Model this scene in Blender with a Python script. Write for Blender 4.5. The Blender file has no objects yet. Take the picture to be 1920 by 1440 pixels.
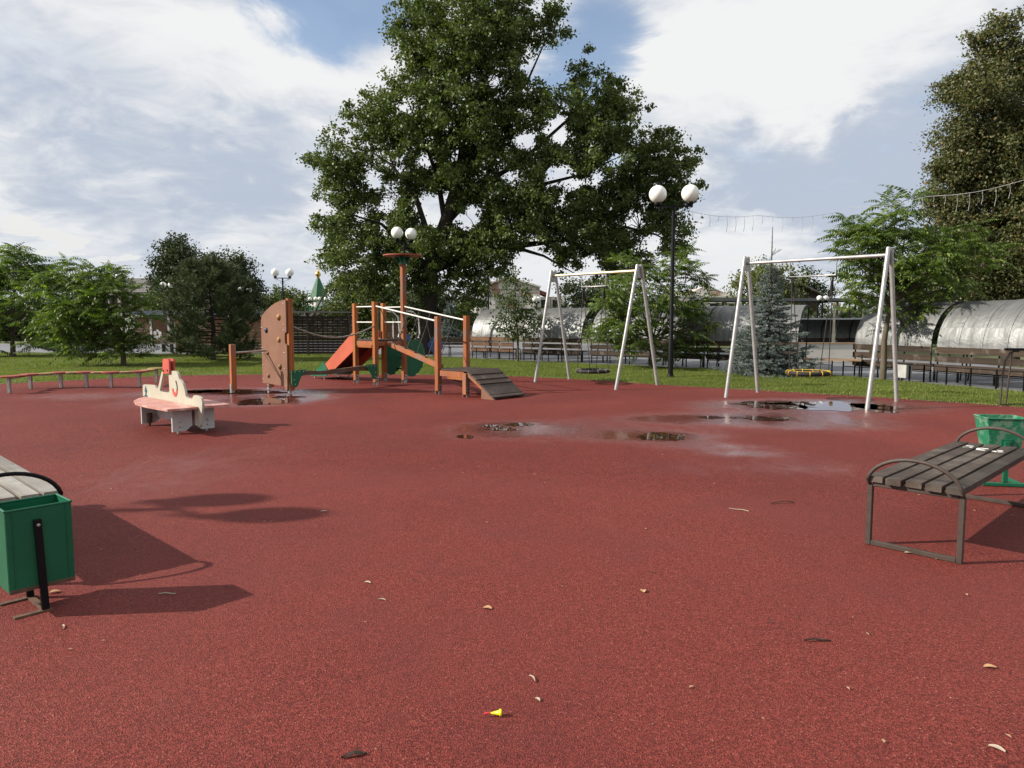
import bpy, bmesh, math, random
import numpy as np
from mathutils import Vector, Matrix, noise as mnoise
from mathutils.geometry import tessellate_polygon

S = bpy.context.scene
COL = S.collection
PI = math.pi
R = math.radians
rng = np.random.default_rng(7)
random.seed(7)

# ------------------------------------------------------------------ camera
FPX, EYE = 1340.0, 1.6                       # focal length in pixels of a 1920 wide frame, eye height
PITCH = math.atan(118 / FPX)
cam_d = bpy.data.cameras.new('camera')
cam_d.sensor_fit = 'HORIZONTAL'; cam_d.sensor_width = 36; cam_d.lens = FPX * 36 / 1920
cam_d.clip_start = .05; cam_d.clip_end = 2000
cam = bpy.data.objects.new('camera', cam_d); COL.objects.link(cam)
cam.location = (0, 0, EYE); cam.rotation_euler = (PI / 2 - PITCH, 0, 0)
S.camera = cam

def ray(px, py):
    u = (px - 960) / FPX; v = (720 - py) / FPX; c, s = math.cos(PITCH), math.sin(PITCH)
    return Vector((u, c + v * s, -s + v * c))
def G(px, py, z=0.0):                        # ground point seen at a pixel
    d = ray(px, py); t = (z - EYE) / d.z
    return Vector((d.x * t, d.y * t, z))
def P(px, py, Y):                            # point seen at a pixel, Y metres ahead
    d = ray(px, py); t = Y / d.y
    return Vector((d.x * t, Y, EYE + d.z * t))

# ------------------------------------------------------------------ sun, sky, exposure
SUN_EL, SUN_AZ = R(31), R(-96)               # azimuth from +Y towards +X
sun_dir = Vector((math.cos(SUN_EL) * math.sin(SUN_AZ), math.cos(SUN_EL) * math.cos(SUN_AZ), math.sin(SUN_EL)))
sd = bpy.data.lights.new('sun', 'SUN'); sd.energy = 5.0; sd.angle = R(.6); sd.color = (1, .92, .80)
sun = bpy.data.objects.new('sun', sd); COL.objects.link(sun)
sun.rotation_euler = sun_dir.to_track_quat('Z', 'Y').to_euler()
sun.location = (-30, 0, 30)

class NT:                                    # short hand for building node trees
    def __init__(s, nt): s.nt = nt
    def n(s, typ, props=None, **ins):
        nd = s.nt.nodes.new(typ)
        for k, v in (props or {}).items(): setattr(nd, k, v)
        for k, v in ins.items():
            key = int(k[1:]) if k[0] == '_' and k[1:].isdigit() else k.replace('_', ' ')
            s.set(nd.inputs[key], v)
        return nd
    def set(s, sock, v):
        if isinstance(v, bpy.types.NodeSocket): s.nt.links.new(v, sock)
        elif isinstance(v, bpy.types.Node): s.nt.links.new(v.outputs[0], sock)
        elif isinstance(v, (tuple, list)) and len(v) == 3 and sock.type == 'RGBA': sock.default_value = (*v, 1)
        else: sock.default_value = v
    def m(s, op, a, b=0.0, c=None, clamp=False):
        nd = s.nt.nodes.new('ShaderNodeMath'); nd.operation = op; nd.use_clamp = clamp
        s.set(nd.inputs[0], a); s.set(nd.inputs[1], b)
        if c is not None: s.set(nd.inputs[2], c)
        return nd.outputs[0]
    def v(s, op, a, b=None, sc=None):
        nd = s.nt.nodes.new('ShaderNodeVectorMath'); nd.operation = op
        s.set(nd.inputs[0], a)
        if b is not None: s.set(nd.inputs[1], b)
        if sc is not None: s.set(nd.inputs['Scale'], sc)
        return nd.outputs[1] if op in ('LENGTH', 'DOT_PRODUCT', 'DISTANCE') else nd.outputs[0]
    def ss(s, x, a, b, lo=0.0, hi=1.0):      # smooth step
        nd = s.nt.nodes.new('ShaderNodeMapRange'); nd.interpolation_type = 'SMOOTHSTEP'
        s.set(nd.inputs[0], x)
        for i, q in enumerate((a, b, lo, hi)): s.set(nd.inputs[1 + i], q)
        return nd.outputs[0]
    def mix(s, f, a, b, mode='MIX'):
        nd = s.nt.nodes.new('ShaderNodeMix'); nd.data_type = 'RGBA'; nd.blend_type = mode
        s.set(nd.inputs[0], f); s.set(nd.inputs[6], a); s.set(nd.inputs[7], b)
        return nd.outputs[2]
    def noise(s, vec, scale, detail=3, rough=.5, dist=0.0):
        nd = s.nt.nodes.new('ShaderNodeTexNoise')
        if vec is not None: s.set(nd.inputs['Vector'], vec)
        nd.inputs['Scale'].default_value = scale; nd.inputs['Detail'].default_value = detail
        nd.inputs['Roughness'].default_value = rough; nd.inputs['Distortion'].default_value = dist
        return nd.outputs[0]

W = bpy.data.worlds.new('World'); S.world = W; W.use_nodes = True
wt = W.node_tree; wt.nodes.clear(); q = NT(wt)
tc = q.n('ShaderNodeTexCoord').outputs['Generated']
dirv = q.v('NORMALIZE', tc)
sx = q.n('ShaderNodeSeparateXYZ', None, Vector=dirv)
dx, dy, dz = sx.outputs
dzc = q.m('MAXIMUM', dz, 0.0)
inv = q.m('DIVIDE', 1.0, q.m('ADD', dzc, .27))
plane = q.n('ShaderNodeCombineXYZ', None, X=q.m('MULTIPLY', dx, inv), Y=q.m('MULTIPLY', dy, inv), Z=q.m('MULTIPLY', dz, .6)).outputs[0]
nA = q.noise(plane, 1.1, 9, .56, .35)
nB = q.noise(q.v('ADD', plane, (7.3, 2.1, 4.0)), 2.0, 10, .60, .5)
nD = q.noise(q.v('ADD', plane, (3.3, 5.1, 1.0)), 5.5, 10, .62, .8)
nC = q.noise(q.v('ADD', plane, (1.3, 9.1, 2.0)), .55, 5, .5, .2)
el0 = q.m('ARCSINE', dz); az0 = q.m('ARCTAN2', dx, dy)
wob = q.m('MULTIPLY', q.m('SUBTRACT', nB, .5), .34)
wob2 = q.m('MULTIPLY', q.m('SUBTRACT', nA, .5), .34)
az = q.m('ADD', az0, wob); el = q.m('ADD', el0, wob2)
def azel(px, py):
    d = ray(px, py).normalized(); return math.atan2(d.x, d.y), math.asin(d.z)
def blob(px, py, rx, ry, amt):
    a, e = azel(px, py)
    u = q.m('DIVIDE', q.m('SUBTRACT', az, a), rx / FPX); v = q.m('DIVIDE', q.m('SUBTRACT', el, e), ry / FPX)
    r2 = q.m('ADD', q.m('MULTIPLY', u, u), q.m('MULTIPLY', v, v))
    return q.m('MULTIPLY', q.ss(r2, 1.0, 0.0), amt)
def total(lst):
    t = lst[0]
    for x in lst[1:]: t = q.m('ADD', t, x)
    return t
# openings in the cloud deck where the blue shows
gaps = total([blob(640, 10, 170, 110, .60), blob(1110, 90, 110, 170, .52), blob(1150, 330, 90, 120, .2), blob(560, -140, 300, 120, .4),
              blob(1600, 330, 330, 70, .12)])
cover = q.ss(q.m('SUBTRACT', q.m('ADD', q.m('ADD', nA, .26), q.m('MULTIPLY', q.m('SUBTRACT', nD, .5), .45)), gaps), .22, .70)
# thick grey bellies of the clouds
grey = total([blob(110, 180, 260, 110, .22), blob(250, 330, 300, 90, .30), blob(520, 300, 260, 80, .26), blob(330, 500, 420, 60, .22), blob(1290, 230, 160, 40, .14), blob(1760, 120, 200, 120, .16),
              blob(1640, 330, 330, 110, .48), blob(1500, 430, 280, 70, .34), blob(1120, 430, 300, 60, .1),
              blob(640, 150, 180, 70, -.25), blob(1440, 110, 360, 150, -.40), blob(520, 60, 220, 60, -.22), blob(1380, 480, 240, 60, -.20), blob(60, 270, 90, 90, -.1)])
shade = q.ss(q.m('ADD', q.m('ADD', q.m('MULTIPLY', nB, .75), q.m('ADD', q.m('MULTIPLY', nC, .55), q.m('MULTIPLY', q.m('SUBTRACT', nD, .5), .85))), grey), .48, 1.10)
ccol = q.mix(shade, (.555, .558, .56), (.310, .350, .420))
# a few small cumulus puffs low over the roofs
lowp = q.ss(q.m('ADD', total([blob(62, 436, 60, 30, 1.0), blob(225, 450, 75, 14, .9), blob(500, 480, 120, 14, .35)]), q.m('MULTIPLY', nB, .5)), .55, 1.0)
ccol = q.mix(lowp, ccol, (.54, .535, .52))
hz = q.ss(dz, .16, .0)
ccol = q.mix(q.m('MULTIPLY', hz, .55), ccol, (.45, .475, .51))
nish = q.n('ShaderNodeTexSky', dict(sky_type='NISHITA', sun_disc=False, sun_elevation=SUN_EL, sun_rotation=SUN_AZ, altitude=100, air_density=1.0, dust_density=.6, ozone_density=1.6)).outputs[0]
BG = .1
cl10 = q.v('SCALE', ccol, sc=1 / BG)
skyc = q.mix(q.m('ADD', q.m('MULTIPLY', cover, .86), .14), nish, cl10)
bgn = q.n('ShaderNodeBackground', None, Color=skyc, Strength=BG)
wo = wt.nodes.new('ShaderNodeOutputWorld'); wt.links.new(bgn.outputs[0], wo.inputs[0])

vs = S.view_settings
vs.view_transform = 'Standard'; vs.look = 'None'; vs.gamma = 1; vs.use_curve_mapping = False
vs.exposure = .68

# ------------------------------------------------------------------ materials
def material(name, build):
    m = bpy.data.materials.new(name); m.use_nodes = True
    nt = m.node_tree; nt.nodes.clear(); t = NT(nt)
    out = nt.nodes.new('ShaderNodeOutputMaterial')
    sh = build(t)
    nt.links.new(sh.outputs[0] if isinstance(sh, bpy.types.Node) else sh, out.inputs[0])
    return m
def prin(t, **k): return t.n('ShaderNodeBsdfPrincipled', None, **k)
def ocoord(t): return t.n('ShaderNodeTexCoord').outputs['Object']
def gpos(t): return t.n('ShaderNodeNewGeometry').outputs['Position']
def bump(t, h, s, d=.01): return t.n('ShaderNodeBump', None, Height=h, Strength=s, Distance=d).outputs[0]
def paint(name, a, b=None, rough=.5, scale=6, metal=0, bmp=.1, spec=.5, wear=None, coat=0):
    """painted or plain surface: a to b mottling, optional worn colour (colour, amount)"""
    b = b or tuple(x * .75 for x in a)
    def f(t):
        g = gpos(t)
        n = t.noise(g, scale, 6, .62)
        c = t.mix(t.ss(n, .35, .68), a, b)
        n2 = t.noise(g, scale * 9, 4, .6)
        c = t.mix(t.m('MULTIPLY', t.ss(n2, .55, .75), .3), c, tuple(x * .6 for x in a))
        if wear:
            w = t.noise(g, scale * 2.3, 8, .7)
            c = t.mix(t.ss(w, 1 - wear[1] - .06, 1 - wear[1] + .03), c, wear[0])
        r = t.m('ADD', t.m('MULTIPLY', n2, .25), rough - .12)
        return prin(t, Base_Color=c, Roughness=r, Metallic=metal, Normal=bump(t, n2, bmp), Coat_Weight=coat, Specular_IOR_Level=spec if metal else spec * .6)
    return material(name, f)
def wood(name, a, b, rough=.7, axis=2, grey=None, grey_amt=.4, ring=26, tone=.25):
    """grain running along a world axis or the object's own x axis (axis=0 local)"""
    def f(t):
        if axis == 'local':
            g = ocoord(t); sc = (1.2, ring, ring)
        else:
            g = gpos(t); sc = [ring, ring, ring]; sc[axis] = 1.2
        gg = t.v('MULTIPLY', g, tuple(sc))
        n = t.noise(gg, 1.0, 6, .62, .6)
        fine = t.noise(gg, 5.0, 3, .6)
        c = t.mix(t.ss(n, .3, .72), a, b)
        c = t.mix(t.m('MULTIPLY', t.ss(fine, .52, .70), .6), c, tuple(x * .35 for x in b))
        if grey:
            big = t.noise(gpos(t), 3.1, 6, .65)
            c = t.mix(t.m('MULTIPLY', t.ss(big, .62 - grey_amt * .4, .72), .9), c, grey)
        oi = t.n('ShaderNodeObjectInfo').outputs['Random']
        c = t.mix(1.0, c, t.n('ShaderNodeCombineColor', None, Red=t.m('ADD', t.m('MULTIPLY', oi, tone), 1 - tone / 2), Green=t.m('ADD', t.m('MULTIPLY', oi, tone), 1 - tone / 2), Blue=t.m('ADD', t.m('MULTIPLY', oi, tone), 1 - tone / 2)).outputs[0], 'MULTIPLY')
        return prin(t, Base_Color=c, Roughness=rough, Specular_IOR_Level=.22, Normal=bump(t, t.m('ADD', n, fine), .5, .006))
    return material(name, f)
def leafmat(name, a, b, c=None, trans=.25, rough=.55, spec=.35, caxis=.85):
    def f(t):
        r = t.n('ShaderNodeNewGeometry').outputs['Random Per Island']
        oi = t.n('ShaderNodeObjectInfo').outputs['Random']
        r = t.m('FRACT', t.m('ADD', r, oi))
        big = t.noise(gpos(t), .55, 3, .6)
        col = t.mix(t.m('ADD', t.m('MULTIPLY', r, .6), t.m('MULTIPLY', t.ss(big, .3, .7), .4)), a, b)
        if c: col = t.mix(t.ss(r, caxis, caxis + .03), col, c)
        p = prin(t, Base_Color=col, Roughness=rough, Specular_IOR_Level=spec)
        tr = t.n('ShaderNodeBsdfTranslucent', None, Color=t.mix(1.0, col, (1.35, 1.5, .6), 'MULTIPLY'))
        return t.n('ShaderNodeMixShader', None, Fac=trans, _1=p, _2=tr)
    return material(name, f)

M = {}
M['post'] = wood('orange_post_wood', (.37, .125, .034), (.20, .062, .020), .6, 2, (.15, .105, .075), .16)
M['post_old'] = wood('weathered_post_wood', (.35, .115, .038), (.21, .062, .026), .7, 2, (.15, .12, .10), .5)
M['beam'] = wood('beam_wood', (.15, .065, .030), (.060, .032, .020), .75, 'local', (.10, .085, .075), .6)
M['bench_dark'] = wood('dark_bench_plank', (.060, .043, .033), (.026, .019, .015), .55, 'local', (.095, .08, .068), .5, 62, .6)
M['bench_pale'] = wood('bleached_bench_plank', (.27, .25, .22), (.16, .145, .125), .42, 'local', (.34, .325, .30), .5, 55, .4)
M['ramp'] = wood('dark_ramp_board', (.070, .052, .043), (.05, .036, .03), .6, 'local', (.11, .09, .08), .3, 20, .3)
M['deck'] = wood('platform_floor', (.060, .045, .038), (.04, .03, .026), .7, 'local')
M['slat'] = wood('shelter_back_board', (.052, .034, .023), (.022, .016, .012), .7, 'local', (.12, .10, .082), .25, 24, .6)
M['slat_warm'] = wood('shelter_seat_board', (.135, .068, .034), (.06, .032, .02), .65, 'local', (.17, .14, .11), .3, 24, .5)
M['fence_brown'] = wood('brown_wall_board', (.165, .085, .05), (.115, .058, .036), .7, 'local', None, 0, 18, .25)
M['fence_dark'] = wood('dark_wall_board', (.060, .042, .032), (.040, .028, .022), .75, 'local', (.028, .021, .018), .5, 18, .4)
M['fence_lattice'] = paint('dark_lattice_paint', (.020, .016, .014), rough=.8)
M['pale_wood'] = wood('pale_bench_board', (.36, .25, .15), (.27, .18, .11), .6, 'local', None, 0, 22, .3)
M['tan_board'] = paint('brown_climbing_board', (.178, .086, .054), (.150, .070, .044), .55, 2.5, wear=((.27, .14, .095), .30))
M['board_edge'] = paint('dark_board_edge', (.10, .05, .03), rough=.7)
M['slide_red'] = paint('faded_red_board', (.42, .098, .055), (.36, .082, .046), .45, 3)
M['slide_steel'] = paint('dull_slide_sheet', (.14, .05, .04), rough=.5)
M['green_play'] = paint('green_play_board', (.010, .105, .052), (.008, .09, .045), .4, 4, coat=.2)
M['blue_play'] = paint('blue_play_board', (.02, .075, .26), (.02, .06, .2), .45, 4)
M['red_disc'] = paint('red_board', (.27, .065, .036), (.21, .048, .030), .5, 4)
M['yellow_disc'] = paint('worn_yellow_board', (.30, .21, .085), (.25, .17, .07), .55, 4)
M['rail'] = paint('white_painted_tube', (.66, .66, .62), (.58, .58, .55), .3, 8, .3)
M['galv'] = paint('galvanised_tube', (.36, .36, .355), (.30, .30, .297), .42, 9, .5, .15)
M['galv_yellow'] = paint('yellowed_swing_bar', (.56, .48, .26), (.50, .46, .36), .35, 2, .4, .1)
M['zinc'] = paint('zinc_fitting', (.45, .45, .44), (.3, .3, .29), .4, 20, .7)
M['black'] = paint('black_enamel', (.007, .007, .008), (.009, .009, .010), .42, 6, 0, .1, .2)
M['brown_steel'] = paint('brown_painted_steel', (.055, .040, .033), (.042, .031, .026), .5, 14, 0, .2, wear=((.085, .045, .025), .3))
M['chain'] = paint('dark_chain_steel', (.05, .045, .04), rough=.55, metal=.6)
M['rope'] = paint('pale_rope', (.26, .23, .19), rough=.9, scale=30)
M['rope_dark'] = paint('dark_rope', (.035, .033, .032), rough=.9, scale=30)
M['bin_green'] = paint('green_bin_enamel', (.007, .105, .052), (.0055, .09, .045), .40, 5, 0, .1, wear=((.022, .05, .03), .27))
M['bin_worn'] = paint('worn_green_bin_enamel', (.012, .14, .07), (.010, .115, .058), .6, 5, 0, .3, wear=((.10, .19, .13), .46))
M['rust'] = paint('rusty_steel', (.12, .07, .045), (.07, .045, .03), .8, 18)
M['cream'] = paint('cream_play_board', (.40, .385, .315), (.36, .345, .28), .5, 3, 0, .05, wear=((.33, .31, .25), .32))
M['white_play'] = paint('white_play_board', (.46, .46, .45), (.40, .40, .39), .5, 3, 0, .05)
M['pink_deck'] = paint('faded_pink_board', (.43, .205, .175), (.37, .165, .14), .5, 3, 0, .05, wear=((.55, .36, .31), .42))
M['cabin_red'] = paint('worn_red_board', (.45, .085, .06), (.40, .07, .05), .5, 5, 0, .1, wear=((.55, .3, .25), .28))
M['teal'] = paint('teal_print', (.02, .09, .12), rough=.5)
M['globe'] = paint('white_opal_globe', (.80, .80, .77), (.78, .78, .75), .25, 3, coat=.3)
M['globe_shaded'] = paint('shaded_globe', (.36, .36, .35), (.33, .33, .32), .3, 3)  # white globe standing in shade, the shade put into its grey colour
M['globe_yellow'] = paint('yellowed_globe', (.66, .56, .30), (.62, .52, .27), .3, 3)
M['cream_pole'] = paint('cream_pole', (.55, .50, .38), rough=.5)
M['plaster'] = paint('pale_plaster', (.56, .54, .50), (.48, .46, .42), .85, .8)
M['pavilion'] = paint('dark_grey_canopy', (.10, .11, .12), rough=.6)
M['roof_grey'] = paint('weathered_grey_roof', (.13, .125, .12), (.10, .095, .09), .8, 1.2)
M['roof_blue'] = paint('blue_grey_flashing', (.10, .12, .15), rough=.5)
M['roof_green'] = paint('green_sheet_roof', (.022, .105, .048), (.018, .088, .04), .6, 1)
M['gold'] = paint('gilded_dome', (.62, .40, .10), rough=.3, metal=.9)
M['white_wall'] = paint('whitewashed_wall', (.70, .69, .66), (.62, .61, .58), .85, .6)
M['void'] = paint('dark_opening', (.03, .03, .032), rough=.6)
M['trim_red'] = paint('dull_red_trim', (.24, .09, .07), rough=.8)
M['white_box'] = paint('white_painted_box', (.34, .34, .33), rough=.6, wear=((.2, .19, .18), .35))
M['flower_box'] = paint('weathered_planter', (.30, .25, .19), (.22, .18, .14), .8, 4)
M['nest_black'] = paint('black_swing_padding', (.016, .016, .016), rough=.7)
M['nest_yellow'] = paint('yellow_swing_lacing', (.66, .42, .03), rough=.7)
M['litter_leaf'] = paint('dry_tan_leaf', (.42, .26, .14), (.34, .2, .1), .8, 60)
M['litter_pale'] = paint('bleached_straw', (.36, .30, .23), rough=.8)
M['litter_dark'] = paint('dark_twig_bark', (.035, .028, .022), rough=.85)
M['toy_yellow'] = paint('bright_yellow_plastic', (.72, .66, .02), rough=.3)
M['toy_red'] = paint('bright_red_plastic', (.6, .05, .06), rough=.3)
M['paint_white'] = paint('white_paint_marks', (.72, .72, .70), rough=.7)
M['bark'] = wood('dark_oak_bark', (.050, .042, .034), (.026, .022, .018), .9, 2, None, 0, 9)
M['bark_brown'] = wood('grey_brown_bark', (.11, .09, .065), (.07, .056, .04), .9, 2, (.10, .115, .07), .3, 14)
M['wire'] = paint('white_light_string', (.36, .37, .38), rough=.6)

def f_ruin(t):
    g = gpos(t)
    n = t.noise(g, .55, 8, .68)
    br = t.n('ShaderNodeTexBrick', None, Vector=t.v('MULTIPLY', t.n('ShaderNodeCombineXYZ', None, X=t.n('ShaderNodeSeparateXYZ', None, Vector=g).outputs[0], Y=t.n('ShaderNodeSeparateXYZ', None, Vector=g).outputs[2], Z=0.0).outputs[0], (2, 2, 2)), Color1=(.30, .15, .10), Color2=(.36, .20, .13), Mortar=(.42, .38, .33)).outputs[0]
    c = t.mix(t.ss(n, .50, .60), (.62, .59, .55), br)
    n2 = t.noise(g, 2.5, 6, .7)
    c = t.mix(t.m('MULTIPLY', t.ss(n2, .56, .72), .55), c, (.30, .26, .22))
    return prin(t, Base_Color=c, Roughness=.9)
M['ruin'] = material('flaking_plaster_over_brick', f_ruin)

def f_sheet(t):
    g = ocoord(t)
    oi = t.n('ShaderNodeObjectInfo').outputs['Random']
    g2 = t.v('ADD', g, t.n('ShaderNodeCombineXYZ', None, X=t.m('MULTIPLY', oi, 40.0), Y=t.m('MULTIPLY', oi, 17.0), Z=0.0).outputs[0])
    n = t.noise(g2, 2.2, 3, .5, .6); f = t.noise(g2, 26, 4, .6)
    st = t.noise(t.v('MULTIPLY', g2, (14, 1.2, 1.2)), 1.0, 5, .6)
    c = t.mix(t.ss(st, .35, .7), (.19, .195, .197), (.125, .13, .132))
    c = t.mix(t.m('MULTIPLY', t.ss(f, .5, .7), .35), c, (.12, .125, .125))
    rr = t.m('ADD', t.m('MULTIPLY', f, .22), t.m('ADD', t.m('MULTIPLY', st, .18), .36))
    return prin(t, Base_Color=c, Metallic=.6, Roughness=rr, Normal=bump(t, t.m('ADD', n, t.m('MULTIPLY', f, .05)), .35, .12))
M['sheet'] = material('galvanised_sheet', f_sheet)

def f_rubber(t):
    g = gpos(t)
    vo = t.n('ShaderNodeTexVoronoi', None, Vector=g, Scale=150.0)
    h = t.n('ShaderNodeSeparateColor', None, Color=vo.outputs['Color']).outputs[0]
    fine = t.noise(g, 420, 2, .6)
    big = t.noise(g, .55, 6, .62, .3); mid = t.noise(g, 3.0, 6, .65)
    c = t.mix(t.ss(h, .05, .95), (.050, .0086, .0070), (.208, .0390, .0305))
    c = t.mix(t.ss(h, .965, .985), c, (.27, .095, .075))
    c = t.mix(t.ss(fine, .58, .70, 0, .6), c, (.035, .009, .009))
    c = t.mix(t.m('MULTIPLY', t.ss(big, .42, .62), .42), c, (.100, .0235, .0225))
    c = t.mix(t.m('MULTIPLY', t.ss(mid, .5, .75), .34), c, (.075, .020, .019))
    sc1 = t.noise(t.v('MULTIPLY', g, (1, .35, 1)), 1.6, 8, .7, .8)
    c = t.mix(t.m('MULTIPLY', t.ss(sc1, .56, .72), .18), c, (.19, .055, .043))
    wear = t.noise(t.v('ADD', g, (31, 7, 0)), .22, 5, .6, .5)
    c = t.mix(t.m('MULTIPLY', t.ss(wear, .42, .62), .22), c, (.21, .050, .040))
    wet = t.n('ShaderNodeAttribute', dict(attribute_name='wet')).outputs['Fac']
    wmid = t.noise(t.v('MULTIPLY', g, (1, .6, 1)), 2.1, 9, .72, .6)
    wn = t.m('ADD', wet, t.m('MULTIPLY', t.m('SUBTRACT', wmid, .5), t.m('ADD', .3, t.m('MULTIPLY', wet, 1.3))))
    wet1 = t.ss(wn, .18, .85)
    c = t.mix(t.m('MULTIPLY', wet1, .45), c, (.085, .020, .019))
    ro = t.m('SUBTRACT', .70, t.m('MULTIPLY', wet1, .50))
    ro = t.m('ADD', ro, t.m('MULTIPLY', t.m('SUBTRACT', big, .5), .25))
    soak = t.ss(wn, .85, 1.15)
    ro = t.m('SUBTRACT', ro, t.m('MULTIPLY', soak, .12))
    bs = t.m('SUBTRACT', .50, t.m('MULTIPLY', wet1, .46))
    nrm = t.n('ShaderNodeBump', None, Height=t.m('ADD', vo.outputs['Distance'], t.m('MULTIPLY', fine, .3)), Strength=bs, Distance=.012).outputs[0]
    return prin(t, Base_Color=c, Roughness=ro, Normal=nrm, Specular_IOR_Level=t.m('ADD', .14, t.m('MULTIPLY', wet1, .5)))
M['rubber'] = material('red_rubber_granules', f_rubber)

def f_puddle(t):
    g = gpos(t)
    n = t.noise(g, 5, 4, .6)
    c = t.mix(t.ss(n, .35, .7), (.050, .014, .010), (.028, .011, .009))
    return prin(t, Base_Color=c, Roughness=.01, IOR=1.6, Normal=bump(t, t.noise(g, 2.2, 2, .5), .02, .01), Specular_IOR_Level=.5)
M['puddle'] = material('shallow_rain_water', f_puddle)

def f_soil(t):
    g = gpos(t)
    n = t.noise(g, 1.3, 6, .65); f = t.noise(g, 30, 4, .7)
    c = t.mix(t.ss(n, .3, .7), (.085, .105, .024), (.055, .07, .02))
    c = t.mix(t.ss(f, .5, .7), c, (.085, .075, .04))
    return prin(t, Base_Color=c, Roughness=.95, Normal=bump(t, f, .6, .02))
M['soil'] = material('lawn_soil', f_soil)
def f_path(t):
    g = gpos(t)
    n = t.noise(g, .7, 5, .6); f = t.noise(g, 40, 3, .6)
    c = t.mix(t.ss(n, .35, .65), (.17, .172, .185), (.125, .128, .14))
    c = t.mix(t.m('MULTIPLY', t.ss(f, .5, .7), .4), c, (.09, .09, .1))
    return prin(t, Base_Color=c, Specular_IOR_Level=.3, Roughness=t.m('ADD', .35, t.m('MULTIPLY', n, .45)), Normal=bump(t, f, .2, .01))
M['path'] = material('grey_paving', f_path)
M['grass'] = leafmat('grass_blades', (.165, .20, .046), (.076, .110, .024), (.30, .25, .11), .35, .6, .2, .93)
M['oak_leaf'] = leafmat('oak_leaves', (.098, .132, .034), (.040, .066, .017), (.155, .17, .045), .24, .5, .3, .92)
M['linden_leaf'] = leafmat('browning_leaves', (.098, .105, .036), (.046, .058, .020), (.155, .115, .042), .24, .5, .4, .86)
M['dark_leaf'] = leafmat('dark_green_leaves', (.040, .060, .022), (.024, .038, .014), (.08, .09, .034), .16, .5, .35, .92)
M['mid_leaf'] = leafmat('mid_green_leaves', (.075, .105, .026), (.045, .068, .02), (.11, .10, .03), .25, .55, .35, .9)
M['pale_leaf'] = leafmat('pale_green_leaves', (.125, .145, .055), (.08, .10, .038), (.16, .17, .07), .28, .6, .3, .9)
M['frond'] = leafmat('pinnate_leaflets', (.092, .140, .030), (.042, .070, .017), (.18, .235, .05), .36, .5, .22, .84)
M['birch_leaf'] = leafmat('small_tree_leaves', (.065, .095, .030), (.038, .062, .022), (.12, .12, .04), .28, .5, .4, .9)
M['pine'] = leafmat('pine_needles', (.078, .104, .042), (.040, .060, .025), (.125, .15, .06), .1, .55, .35, .88)
M['spruce'] = leafmat('blue_spruce_needles', (.15, .185, .175), (.085, .112, .106), (.22, .265, .255), .08, .6, .35, .8)

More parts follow.
